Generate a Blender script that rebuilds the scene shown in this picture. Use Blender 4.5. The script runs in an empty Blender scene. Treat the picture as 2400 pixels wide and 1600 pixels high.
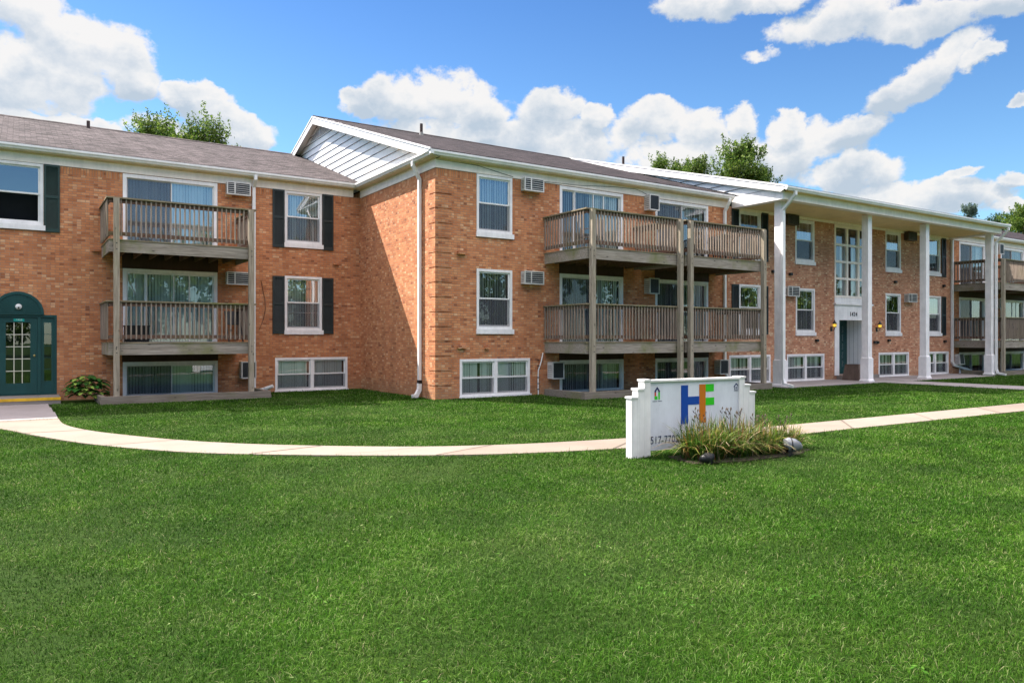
import bpy, math, random
import numpy as np
from mathutils import Vector, Matrix
R=math.radians
scene=bpy.context.scene
COL=scene.collection
# ------------------------------------------------------------------ camera, sky, sun, exposure
HEAD=R(33.3)
cam=bpy.data.cameras.new('camera'); cam.sensor_width=36.0; cam.lens=26.385; cam.clip_end=2000; cam.clip_start=0.05
cam.shift_y=-0.0029
camo=bpy.data.objects.new('camera',cam); COL.objects.link(camo)
camo.location=(0,0,1.68); camo.rotation_euler=(R(90),0,-HEAD)
scene.camera=camo
scene.view_settings.view_transform='Standard'; scene.view_settings.look='None'
scene.view_settings.gamma=1.0; scene.view_settings.exposure=1.38
SUN=Vector((-0.417,0.729,1.0)).normalized()
sl=bpy.data.lights.new('sun','SUN'); sl.energy=5.0; sl.angle=R(0.5); sl.color=(1.0,0.93,0.85)
so=bpy.data.objects.new('sun',sl); COL.objects.link(so); so.rotation_euler=SUN.to_track_quat('Z','Y').to_euler(); so.location=(-20,30,40)
world=bpy.data.worlds.new('World'); scene.world=world; world.use_nodes=True
SKY_STRENGTH=0.12

class NT:
    """tiny helper for building node trees"""
    def __init__(s,t): s.t=t
    def n(s,ty,**k):
        nd=s.t.nodes.new(ty)
        for a,b in k.items(): setattr(nd,a,b)
        return nd
    def put(s,sock,v):
        if hasattr(v,'is_output') or isinstance(v,bpy.types.NodeSocket): s.t.links.new(v,sock)
        else: sock.default_value=v
    def m(s,op,a,b=None,c=None,clamp=False):
        nd=s.n('ShaderNodeMath',operation=op); nd.use_clamp=clamp
        s.put(nd.inputs[0],a)
        if b is not None: s.put(nd.inputs[1],b)
        if c is not None: s.put(nd.inputs[2],c)
        return nd.outputs[0]
    def mix(s,f,a,b,bt='MIX'):
        nd=s.n('ShaderNodeMix',data_type='RGBA',blend_type=bt)
        s.put(nd.inputs[0],f); s.put(nd.inputs[6],a); s.put(nd.inputs[7],b)
        return nd.outputs[2]
    def ramp(s,f,stops,interp='LINEAR'):
        nd=s.n('ShaderNodeValToRGB'); cr=nd.color_ramp; cr.interpolation=interp
        while len(cr.elements)<len(stops): cr.elements.new(0.5)
        for e,(p,c) in zip(cr.elements,stops): e.position=p; e.color=(c[0],c[1],c[2],1) if not isinstance(c,(int,float)) else (c,c,c,1)
        s.put(nd.inputs[0],f); return nd.outputs[0]
    def noise(s,vec,scale,detail=4,rough=0.55,dist=0.0):
        nd=s.n('ShaderNodeTexNoise'); s.put(nd.inputs['Vector'],vec)
        nd.inputs['Scale'].default_value=scale; nd.inputs['Detail'].default_value=detail
        nd.inputs['Roughness'].default_value=rough; nd.inputs['Distortion'].default_value=dist
        return nd.outputs[0]
    def sep(s,v):
        nd=s.n('ShaderNodeSeparateXYZ'); s.put(nd.inputs[0],v); return nd.outputs
    def comb(s,x,y,z):
        nd=s.n('ShaderNodeCombineXYZ')
        s.put(nd.inputs[0],x); s.put(nd.inputs[1],y); s.put(nd.inputs[2],z); return nd.outputs[0]
    def scale(s,v,xyz):
        nd=s.n('ShaderNodeVectorMath',operation='MULTIPLY'); s.put(nd.inputs[0],v); nd.inputs[1].default_value=xyz; return nd.outputs[0]

def build_world():
    t=world.node_tree; t.nodes.clear(); N=NT(t)
    out=N.n('ShaderNodeOutputWorld'); bg=N.n('ShaderNodeBackground')
    sky=N.n('ShaderNodeTexSky'); sky.sky_type='NISHITA'; sky.sun_disc=False
    sky.sun_elevation=math.asin(SUN.z); sky.sun_rotation=R(-29.8)
    sky.air_density=1.0; sky.dust_density=0.3; sky.ozone_density=2.2; sky.altitude=200
    g=N.n('ShaderNodeTexCoord').outputs['Generated']
    x,y,z=N.sep(g)
    ch,sh=math.cos(HEAD),math.sin(HEAD)
    r=N.m('SUBTRACT',N.m('MULTIPLY',x,ch),N.m('MULTIPLY',y,sh))
    d=N.m('ADD',N.m('MULTIPLY',x,sh),N.m('MULTIPLY',y,ch))
    az=N.m('ARCTAN2',r,d)
    el=N.m('ARCSINE',z)
    # wobble the coordinates so cloud outlines billow
    wob=N.n('ShaderNodeTexNoise'); wob.inputs['Scale'].default_value=9.0; wob.inputs['Detail'].default_value=9; wob.inputs['Roughness'].default_value=0.62
    N.put(wob.inputs['Vector'],N.scale(g,(1,1,1.3)))
    wr,wg,wb=N.sep(wob.outputs['Color'])
    az2=N.m('ADD',az,N.m('MULTIPLY',N.m('SUBTRACT',wr,0.5),0.085))
    el2=N.m('ADD',el,N.m('MULTIPLY',N.m('SUBTRACT',wg,0.5),0.075))
    F=1759.
    # px, py, rx, ry, tilt(deg), weight  : clumps of cumulus by direction
    C=[(30,20,170,70,0,1),(175,105,170,80,0,1),(275,130,115,85,0,1),(80,180,190,85,0,1),(310,185,85,50,0,1),
       (440,222,100,34,0,1),(500,262,110,34,-12,1),(60,278,160,30,0,1),(215,300,120,26,0,1),(550,310,90,40,0,1),(400,300,120,30,0,.8),
       (850,255,55,40,0,1),(925,245,80,55,0,1),(1020,235,100,60,0,1),(1130,265,90,50,0,1),(1285,262,95,50,0,1),(1385,278,50,32,0,1),(1190,335,330,62,0,1.1),
       (1545,285,105,48,0,1),(1645,300,90,42,0,1),(1752,288,50,40,0,1),(1845,306,40,34,0,1),(1980,318,95,34,8,1),(1700,365,310,58,0,1.1),
       (1990,412,130,46,0,1),(2230,455,130,42,0,1),(2260,402,60,18,10,.8),(2080,480,330,50,0,1),(2390,412,55,28,0,1),(2400,490,60,30,0,.9),
       (1640,5,110,42,-8,1),(1790,-15,220,32,0,1),(1960,45,150,55,0,1),(2180,35,190,52,0,1),(2370,-5,150,45,0,1),
       (2160,182,165,50,26,1.15),(2075,235,70,36,12,1),(2290,140,75,26,22,1),(1795,118,62,20,0,.42),(2400,245,36,16,0,.9)]
    def field(elv):
        acc=None
        for px,py,rx,ry,tl,w in C:
            u=(px-1200)/F; v=(793-py)/F
            a0=math.atan(u); e0=math.atan(v/math.sqrt(1+u*u))
            ra=rx/F*math.cos(a0)**2; re=ry/F*math.cos(a0)
            da=N.m('SUBTRACT',az2,a0); de=N.m('SUBTRACT',elv,e0)
            if tl:
                ct,st=math.cos(R(tl)),math.sin(R(tl))
                p=N.m('ADD',N.m('MULTIPLY',da,ct/ra),N.m('MULTIPLY',de,st/ra))
                q=N.m('SUBTRACT',N.m('MULTIPLY',de,ct/re),N.m('MULTIPLY',da,st/re))
            else:
                p=N.m('MULTIPLY',da,1/ra); q=N.m('MULTIPLY',de,1/re)
            e=N.m('SUBTRACT',w,N.m('ADD',N.m('MULTIPLY',p,p),N.m('MULTIPLY',q,q)))
            acc=e if acc is None else N.m('MAXIMUM',acc,e)
        return acc
    acc=field(el2); above=field(N.m('ADD',el2,0.014))
    toplit=N.m('MULTIPLY',N.m('SUBTRACT',N.m('MAXIMUM',N.m('MINIMUM',acc,1.2),-0.2),N.m('MAXIMUM',N.m('MINIMUM',above,1.2),-1.2)),0.55)
    # unseen clouds behind the camera and overhead, added to light the shaded fronts
    far=N.noise(N.scale(g,(1,1,2.2)),3.0,6,0.55)
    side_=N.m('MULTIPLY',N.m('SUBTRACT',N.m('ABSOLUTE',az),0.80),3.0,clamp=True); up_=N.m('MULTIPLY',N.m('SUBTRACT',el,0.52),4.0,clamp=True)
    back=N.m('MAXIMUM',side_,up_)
    e=N.m('SUBTRACT',N.m('MULTIPLY',N.m('SUBTRACT',far,N.m('SUBTRACT',0.53,N.m('MULTIPLY',N.m('MULTIPLY',el,1.3,clamp=True),0.10))),9.0),N.m('MULTIPLY',N.m('SUBTRACT',1.0,back),6.0))
    e=N.m('SUBTRACT',e,N.m('MULTIPLY',N.m('MULTIPLY',N.m('SUBTRACT',0.50,el),5.0,clamp=True),5.0))
    acc=N.m('MAXIMUM',acc,e)
    fine=N.noise(N.scale(g,(1,1,1.2)),26.0,8,0.6)
    acc=N.m('ADD',acc,N.m('MULTIPLY',N.m('SUBTRACT',fine,0.5),2.3))
    mr=N.n('ShaderNodeMapRange'); mr.interpolation_type='SMOOTHSTEP'
    N.put(mr.inputs[0],acc); mr.inputs[1].default_value=-0.10; mr.inputs[2].default_value=0.46
    mask=mr.outputs[0]
    # cloud self shading: light billows on top, grey hollows; compared with the density a little higher up
    sh1=N.noise(N.scale(g,(1,1,1.6)),11.0,7,0.6)
    sh2=N.noise(N.scale(g,(1,1,1.5)),5.0,5,0.5)
    sh=N.m('ADD',N.m('MULTIPLY',sh1,0.55),N.m('MULTIPLY',sh2,0.6))
    core=N.m('MULTIPLY',N.m('SUBTRACT',acc,0.50),0.50,clamp=True)
    shade=N.m('ADD',N.m('SUBTRACT',N.m('ADD',N.m('MULTIPLY',N.m('SUBTRACT',sh,0.575),1.5),0.50),N.m('MULTIPLY',core,0.75)),N.m('MINIMUM',N.m('MAXIMUM',toplit,-0.28),0.20))
    ccol=N.ramp(shade,[(0.20,(0.58,0.68,0.79)),(0.40,(0.75,0.81,0.88)),(0.58,(0.94,0.955,0.97)),(0.70,(1.04,1.02,1.0))])
    # bluer towards the zenith
    tint=N.ramp(el,[(0.0,(0.60,0.68,0.67)),(0.16,(0.43,0.575,0.635)),(0.42,(0.27,0.42,0.575)),(0.75,(0.60,0.58,0.58))])
    skyc=N.mix(1.0,sky.outputs[0],tint,'MULTIPLY')
    cl=N.n('ShaderNodeVectorMath',operation='SCALE'); N.put(cl.inputs[0],ccol); N.put(cl.inputs['Scale'],N.m('MULTIPLY',N.m('ADD',0.35,N.m('MULTIPLY',back,1.10)),1/SKY_STRENGTH))  # the unseen clouds are made brighter than those ahead, as fill light
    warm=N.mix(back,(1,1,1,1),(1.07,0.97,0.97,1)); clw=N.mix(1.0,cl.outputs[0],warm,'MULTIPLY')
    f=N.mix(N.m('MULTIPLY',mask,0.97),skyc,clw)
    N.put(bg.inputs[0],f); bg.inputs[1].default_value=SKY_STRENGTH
    t.links.new(bg.outputs[0],out.inputs[0])
build_world()
try:
    world.cycles.sampling_method='MANUAL'; world.cycles.sample_map_resolution=512
except Exception: pass

# ------------------------------------------------------------------ materials
MATS={}
def newmat(name):
    m=bpy.data.materials.new(name); m.use_nodes=True
    t=m.node_tree; t.nodes.clear(); N=NT(t)
    out=N.n('ShaderNodeOutputMaterial'); b=N.n('ShaderNodeBsdfPrincipled'); t.links.new(b.outputs[0],out.inputs[0])
    MATS[name]=m
    return m,N,b,out
def bump(N,b,h,strength=0.3,dist=0.01):
    bp=N.n('ShaderNodeBump'); bp.inputs['Strength'].default_value=strength; bp.inputs['Distance'].default_value=dist
    N.put(bp.inputs['Height'],h); N.t.links.new(bp.outputs[0],b.inputs['Normal'])
def pos(N): return N.n('ShaderNodeNewGeometry').outputs['Position']
def objc(N): return N.n('ShaderNodeTexCoord').outputs['Object']

def brick_mat(name,ramp,mortar,soldier_z=6.17,fleck=0.30,tone=1.0):
    m,N,b,_=newmat(name)
    ge=N.n('ShaderNodeNewGeometry'); x,y,z=N.sep(ge.outputs['Position']); nx,ny,nz=N.sep(ge.outputs['True Normal'])
    side=N.m('GREATER_THAN',N.m('ABSOLUTE',nx),0.5)
    h=N.m('ADD',N.m('MULTIPLY',side,y),N.m('MULTIPLY',N.m('SUBTRACT',1.0,side),x))
    sol=N.m('GREATER_THAN',z,soldier_z)
    def bn(vec,w,r,off):
        bt=N.n('ShaderNodeTexBrick'); N.put(bt.inputs['Vector'],vec)
        bt.inputs['Color1'].default_value=(0,0,0,1); bt.inputs['Color2'].default_value=(1,1,1,1); bt.inputs['Mortar'].default_value=(0,0,0,1)
        bt.inputs['Scale'].default_value=1; bt.inputs['Mortar Size'].default_value=0.0055; bt.inputs['Mortar Smooth'].default_value=0.2
        bt.inputs['Brick Width'].default_value=w; bt.inputs['Row Height'].default_value=r; bt.offset=off
        return bt
    b1=bn(N.comb(h,z,0.0),0.205,0.068,0.5)
    b2=bn(N.comb(h,N.m('SUBTRACT',z,soldier_z),0.0),0.068,0.205,0.0)
    val=N.mix(sol,b1.outputs['Color'],b2.outputs['Color']); mo=N.mix(sol,b1.outputs['Fac'],b2.outputs['Fac'])
    # a second random number per brick so neighbours differ more, plus broad drift over the wall
    cell=N.n('ShaderNodeTexWhiteNoise'); cell.noise_dimensions='2D'
    N.put(cell.inputs['Vector'],N.comb(N.m('FLOOR',N.m('DIVIDE',h,0.1025)),N.m('FLOOR',N.m('DIVIDE',z,0.068)),0.0))
    v2=N.m('ADD',N.m('MULTIPLY',val,0.70),N.m('MULTIPLY',cell.outputs[0],0.30))
    drift=N.noise(N.comb(h,z,0.0),0.55,4,0.6)
    v3=N.m('ADD',v2,N.m('MULTIPLY',N.m('SUBTRACT',drift,0.5),0.30))
    v3=N.m('ADD',N.m('MULTIPLY',N.m('SUBTRACT',v3,0.5),0.78),0.5)
    col=N.ramp(v3,ramp)
    pale=N.ramp(cell.outputs[0],[(0.90,0.0),(0.97,fleck)]); col=N.mix(pale,col,(0.86,0.66,0.42,1))
    dk=N.ramp(N.m('ADD',N.m('MULTIPLY',cell.outputs[0],0.5),N.m('MULTIPLY',val,0.5)),[(0.06,0.6),(0.16,0.0)]); col=N.mix(dk,col,(0.24,0.085,0.045,1))
    speck=N.noise(ge.outputs['Position'],60,3,0.6)
    col=N.mix(0.35,col,N.mix(1.0,col,N.ramp(speck,[(0.3,0.55),(0.7,1.35)]),'MULTIPLY'))
    streak=N.noise(N.comb(N.m('MULTIPLY',h,2.2),N.m('MULTIPLY',z,0.35),0.0),1.0,5,0.6)
    col=N.mix(1.0,col,N.ramp(streak,[(0.35,0.86*tone),(0.62,1.05*tone)]),'MULTIPLY')
    damp=N.m('MULTIPLY',N.ramp(N.m('ADD',z,N.m('MULTIPLY',drift,0.5)),[(0.35,1.0),(0.80,0.0)]),0.35)
    col=N.mix(damp,col,(0.20,0.15,0.085,1))
    mc=N.mix(1.0,mortar+(1,),N.ramp(N.noise(N.comb(h,z,0.0),1.7,3,0.6),[(0.35,0.62),(0.65,1.1)]),'MULTIPLY')
    N.put(b.inputs['Base Color'],N.mix(mo,col,mc)); b.inputs['Roughness'].default_value=0.9
    b.inputs['Specular IOR Level'].default_value=0.2
    bump(N,b,N.m('SUBTRACT',N.m('MULTIPLY',speck,0.3),mo),0.9,0.008)
    return m
RAMP=[(0.02,(0.36,0.125,0.054)),(0.25,(0.49,0.178,0.076)),(0.50,(0.58,0.225,0.097)),(0.72,(0.65,0.278,0.124)),(0.95,(0.71,0.365,0.180))]
RAMPC=[(0.02,(0.42,0.175,0.098)),(0.25,(0.51,0.222,0.124)),(0.50,(0.59,0.275,0.156)),(0.72,(0.66,0.345,0.205)),(0.95,(0.76,0.49,0.32))]
brick_mat('brick_orange',RAMP,(0.34,0.245,0.185))
brick_mat('brick_tan',RAMPC,(0.34,0.26,0.21),fleck=0.55)

def plain(name,c,rough=0.6,dirt=0.12,scale=3.0,spec=0.4,metal=0.0):
    m,N,b,_=newmat(name)
    p=pos(N); n=N.noise(p,scale,5,0.6); n2=N.noise(N.scale(p,(1,1,0.12)),scale*4,4,0.6)
    k=N.m('ADD',N.m('MULTIPLY',n,0.6),N.m('MULTIPLY',n2,0.4))
    col=N.mix(1.0,c+(1,),N.ramp(k,[(0.32,1-dirt*1.6),(0.62,1.0+dirt*0.2)]),'MULTIPLY')
    N.put(b.inputs['Base Color'],col); b.inputs['Roughness'].default_value=rough; b.inputs['Specular IOR Level'].default_value=spec
    b.inputs['Metallic'].default_value=metal
    return m
plain('white_trim',(0.88,0.85,0.84),0.5,0.11)
plain('white_metal',(0.84,0.82,0.80),0.35,0.10)
plain('warm_bounce_trim',(0.93,0.83,0.74),0.6,0.10)  # near-white trim; cream cast of the warm bounce is put into its colour
plain('soffit',(0.74,0.62,0.42),0.7,0.12)  # ground bounce put into the soffit colour as a yellow cast
plain('ceiling_bounce_tint',(0.86,0.66,0.34),0.75,0.10,1.2)  # yellow light bounced off lawn and paving, painted into the ceiling colour
plain('white_siding',(0.90,0.89,0.88),0.5,0.05)
plain('column_paint',(0.90,0.86,0.85),0.55,0.12)
plain('shutter_green',(0.020,0.050,0.042),0.5,0.2)
plain('shutter_dark',(0.024,0.034,0.034),0.5,0.2)
plain('door_green',(0.010,0.062,0.060),0.4,0.15)
plain('brown_board',(0.050,0.022,0.014),0.7,0.3)
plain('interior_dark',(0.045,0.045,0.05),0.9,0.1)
plain('black_plastic',(0.012,0.012,0.013),0.5,0.2)
plain('grey_plastic',(0.30,0.31,0.33),0.5,0.25)
plain('lamp_metal',(0.02,0.02,0.022),0.4,0.1)
plain('vent_pipe',(0.060,0.035,0.032),0.7,0.3)
plain('lead_boot',(0.25,0.24,0.22),0.6,0.3)
plain('ac_white',(0.66,0.65,0.62),0.45,0.2)
plain('ac_brown',(0.085,0.055,0.035),0.5,0.3)
plain('ac_grille',(0.030,0.033,0.040),0.5,0.3)
plain('bin_brown',(0.16,0.115,0.09),0.8,0.25)
plain('yellow_paint',(0.72,0.42,0.02),0.55,0.2)
plain('brass',(0.45,0.33,0.12),0.3,0.2,metal=0.8)
plain('sign_white',(0.70,0.72,0.77),0.35,0.10)
plain('sign_post_white',(0.80,0.78,0.76),0.5,0.14)
plain('paint_blue',(0.002,0.055,0.32),0.45,0.05)
plain('paint_orange',(0.55,0.16,0.006),0.45,0.05)
plain('paint_green',(0.03,0.55,0.012),0.45,0.05)
plain('paint_red',(0.60,0.06,0.03),0.45,0.05)
plain('paint_navy',(0.012,0.020,0.10),0.5,0.05)
plain('teal_plate',(0.0,0.33,0.27),0.4,0.05)
plain('muntin_cream',(0.70,0.66,0.55),0.5,0.1)
plain('soil',(0.045,0.030,0.018),0.95,0.4,8)
plain('paper_white',(0.72,0.72,0.70),0.7,0.1)
plain('flood_grey',(0.20,0.21,0.23),0.4,0.2)

def blind_mat(name,c):
    m,N,b,_=newmat(name)
    N.put(b.inputs['Base Color'],c+(1,)); b.inputs['Roughness'].default_value=0.7
    return m
blind_mat('blind_pale',(0.86,0.90,0.86)); blind_mat('blind_grey',(0.66,0.70,0.69)); blind_mat('curtain_white',(0.85,0.85,0.85)); blind_mat('blind_dark',(0.30,0.32,0.32))

def concrete(name,c,joint=None):
    m,N,b,_=newmat(name)
    p=pos(N); n=N.noise(p,1.4,6,0.65); n2=N.noise(p,45,4,0.7); n3=N.noise(p,0.5,3,0.5)
    k=N.m('ADD',N.m('ADD',N.m('MULTIPLY',n,0.45),N.m('MULTIPLY',n2,0.3)),N.m('MULTIPLY',n3,0.25))
    col=N.mix(1.0,c+(1,),N.ramp(k,[(0.36,0.78),(0.60,1.08)]),'MULTIPLY')
    N.put(b.inputs['Base Color'],col); b.inputs['Roughness'].default_value=0.9; bump(N,b,n2,0.25,0.004)
    return m
concrete('concrete_path',(0.215,0.172,0.134))
concrete('concrete_path_b',(0.195,0.155,0.120))
concrete('concrete_path_c',(0.230,0.186,0.147))
concrete('concrete_grey',(0.31,0.275,0.265))
concrete('concrete_step',(0.24,0.21,0.185))
concrete('concrete_joint',(0.09,0.07,0.05))

def wood(name,vertical,c1,c2,moss):
    m,N,b,_=newmat(name)
    p=pos(N); s=(30,30,1.6) if vertical else (1.6,30,30)
    g=N.noise(N.scale(p,s),1.0,5,0.65,0.4); g2=N.noise(p,1.3,4,0.6)
    col=N.mix(N.ramp(g,[(0.30,0.0),(0.70,1.0)]),c1+(1,),c2+(1,))
    mk=N.ramp(N.m('ADD',g2,N.m('MULTIPLY',g,0.2)),[(0.60,0.0),(0.78,1.0)])
    col=N.mix(N.m('MULTIPLY',mk,moss),col,(0.16,0.17,0.05,1))
    knot=N.n('ShaderNodeTexVoronoi'); N.put(knot.inputs['Vector'],N.scale(p,(2.2,2.2,5.0) if not vertical else (5,5,2.2))); knot.inputs['Scale'].default_value=1.0
    kk=N.ramp(knot.outputs['Distance'],[(0.05,0.35),(0.12,1.0)])
    col=N.mix(1.0,col,kk,'MULTIPLY')
    N.put(b.inputs['Base Color'],col); b.inputs['Roughness'].default_value=0.85; b.inputs['Specular IOR Level'].default_value=0.2
    bump(N,b,g,0.4,0.004); return m
wood('wood_post',True,(0.21,0.17,0.125),(0.45,0.385,0.30),0.25)
wood('wood_rim',False,(0.18,0.15,0.12),(0.43,0.375,0.315),0.75)
wood('wood_rail',False,(0.15,0.12,0.075),(0.34,0.28,0.19),0.8)
wood('wood_baluster',True,(0.15,0.110,0.085),(0.39,0.315,0.255),0.15)
wood('wood_redbrown',False,(0.10,0.05,0.035),(0.24,0.15,0.11),0.35)
wood('wood_timber',False,(0.13,0.105,0.08),(0.28,0.24,0.20),0.5)

def shingle(name,dark,light,slope):
    m,N,b,_=newmat(name)
    p=pos(N); x,y,z=N.sep(p)
    v=N.comb(x,N.m('MULTIPLY',y,math.sqrt(1+slope*slope)),0.0)
    bt=N.n('ShaderNodeTexBrick'); N.put(bt.inputs['Vector'],v)
    bt.inputs['Color1'].default_value=(0,0,0,1); bt.inputs['Color2'].default_value=(1,1,1,1); bt.inputs['Mortar'].default_value=(0,0,0,1)
    bt.inputs['Scale'].default_value=1; bt.inputs['Mortar Size'].default_value=0.008; bt.inputs['Brick Width'].default_value=0.28; bt.inputs['Row Height'].default_value=0.14
    n=N.noise(N.scale(p,(1.5,1,1)),9,4,0.7); n2=N.noise(p,0.5,4,0.6); g=N.noise(p,70,2,0.7)
    k=N.m('ADD',N.m('ADD',N.m('MULTIPLY',bt.outputs['Color'],0.38),N.m('MULTIPLY',n,0.42)),N.m('MULTIPLY',g,0.28))
    col=N.ramp(k,[(0.34,dark),(0.70,light)])
    col=N.mix(1.0,col,N.ramp(n2,[(0.35,0.82),(0.65,1.12)]),'MULTIPLY')
    col=N.mix(N.m('MULTIPLY',bt.outputs['Fac'],0.6),col,(0.02,0.016,0.016,1))
    N.put(b.inputs['Base Color'],col); b.inputs['Roughness'].default_value=0.95; b.inputs['Specular IOR Level'].default_value=0.15
    bump(N,b,N.m('SUBTRACT',k,bt.outputs['Fac']),0.8,0.02); return m
shingle('shingle_grey',(0.026,0.021,0.021),(0.106,0.087,0.088),0.333)
shingle('shingle_dark',(0.005,0.0038,0.0045),(0.052,0.040,0.043),0.333)

def glass(name,refl,tint,rough=0.0):
    m,N,b,out=newmat(name); N.t.nodes.remove(b)
    gl=N.n('ShaderNodeBsdfGlossy'); gl.inputs['Roughness'].default_value=rough; gl.inputs['Color'].default_value=(0.92,0.95,1.0,1)
    bp=N.n('ShaderNodeBump'); bp.inputs['Strength'].default_value=0.035; bp.inputs['Distance'].default_value=0.05
    N.put(bp.inputs['Height'],N.noise(pos(N),1.3,2,0.4)); N.t.links.new(bp.outputs[0],gl.inputs['Normal'])
    tr=N.n('ShaderNodeBsdfTransparent'); tr.inputs[0].default_value=tint+(1,)
    fr=N.n('ShaderNodeFresnel'); fr.inputs[0].default_value=1.5
    f=N.m('ADD',N.m('MULTIPLY',fr.outputs[0],1.2),refl,clamp=True)
    mx=N.n('ShaderNodeMixShader'); N.put(mx.inputs[0],f); N.t.links.new(tr.outputs[0],mx.inputs[1]); N.t.links.new(gl.outputs[0],mx.inputs[2])
    N.t.links.new(mx.outputs[0],out.inputs[0]); return m
glass('glass',0.07,(0.93,0.97,0.95)); glass('glass_reflective',0.20,(0.88,0.93,0.93))
def screen(name,k,c):
    m,N,b,out=newmat(name); N.t.nodes.remove(b)
    df=N.n('ShaderNodeBsdfDiffuse'); df.inputs[0].default_value=c+(1,)
    tr=N.n('ShaderNodeBsdfTransparent'); mx=N.n('ShaderNodeMixShader'); mx.inputs[0].default_value=k
    N.t.links.new(tr.outputs[0],mx.inputs[1]); N.t.links.new(df.outputs[0],mx.inputs[2]); N.t.links.new(mx.outputs[0],out.inputs[0]); return m
screen('insect_screen',0.45,(0.11,0.11,0.125))

def leafy(name,attr,trans=0.35,rough=0.55,patch=None,spec=0.25):
    m,N,b,out=newmat(name)
    at=N.n('ShaderNodeAttribute'); at.attribute_name=attr
    col=at.outputs['Color']
    if patch:
        n=N.noise(pos(N),patch,4,0.6); col=N.mix(1.0,col,N.ramp(n,[(0.34,(0.66,0.76,0.62)),(0.5,(1,1,1)),(0.66,(1.32,1.16,1.30))]),'MULTIPLY')
    N.put(b.inputs['Base Color'],col); b.inputs['Roughness'].default_value=rough; b.inputs['Specular IOR Level'].default_value=spec
    tl=N.n('ShaderNodeBsdfTranslucent'); N.put(tl.inputs[0],col)
    mx=N.n('ShaderNodeMixShader'); mx.inputs[0].default_value=trans
    N.t.links.new(b.outputs[0],mx.inputs[1]); N.t.links.new(tl.outputs[0],mx.inputs[2]); N.t.links.new(mx.outputs[0],out.inputs[0]); return m
leafy('grass_blade','tint',0.25,0.85,0.9,0.08); leafy('leaf','tint',0.40); leafy('strap_leaf','tint',0.30); leafy('hosta_leaf','tint',0.15,0.4)
def bark():
    m,N,b,_=newmat('bark'); p=pos(N); n=N.noise(N.scale(p,(6,6,1)),3,5,0.6)
    N.put(b.inputs['Base Color'],N.ramp(n,[(0.3,(0.05,0.035,0.025)),(0.7,(0.16,0.12,0.09))])); b.inputs['Roughness'].default_value=0.9; bump(N,b,n,0.6,0.03)
bark()
def groundmat():
    m,N,b,_=newmat('turf'); p=pos(N)
    n=N.noise(p,60,4,0.7); n2=N.noise(p,0.55,4,0.6)
    col=N.ramp(n,[(0.3,(0.010,0.024,0.003)),(0.5,(0.022,0.052,0.006)),(0.72,(0.045,0.085,0.014))])
    col=N.mix(1.0,col,N.ramp(n2,[(0.34,(0.8,0.85,0.8)),(0.66,(1.25,1.12,1.1))]),'MULTIPLY')
    N.put(b.inputs['Base Color'],col); b.inputs['Roughness'].default_value=0.95; b.inputs['Specular IOR Level'].default_value=0.1; bump(N,b,n,0.8,0.03)
groundmat()
def emis(name,c,s):
    m,N,b,_=newmat(name); b.inputs['Base Color'].default_value=c+(1,); b.inputs['Emission Color'].default_value=c+(1,); b.inputs['Emission Strength'].default_value=s
emis('lamp_glow',(0.9,0.55,0.06),0.45)
emis('ceiling_lamp_glow',(1.0,0.78,0.55),1.5)

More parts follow.
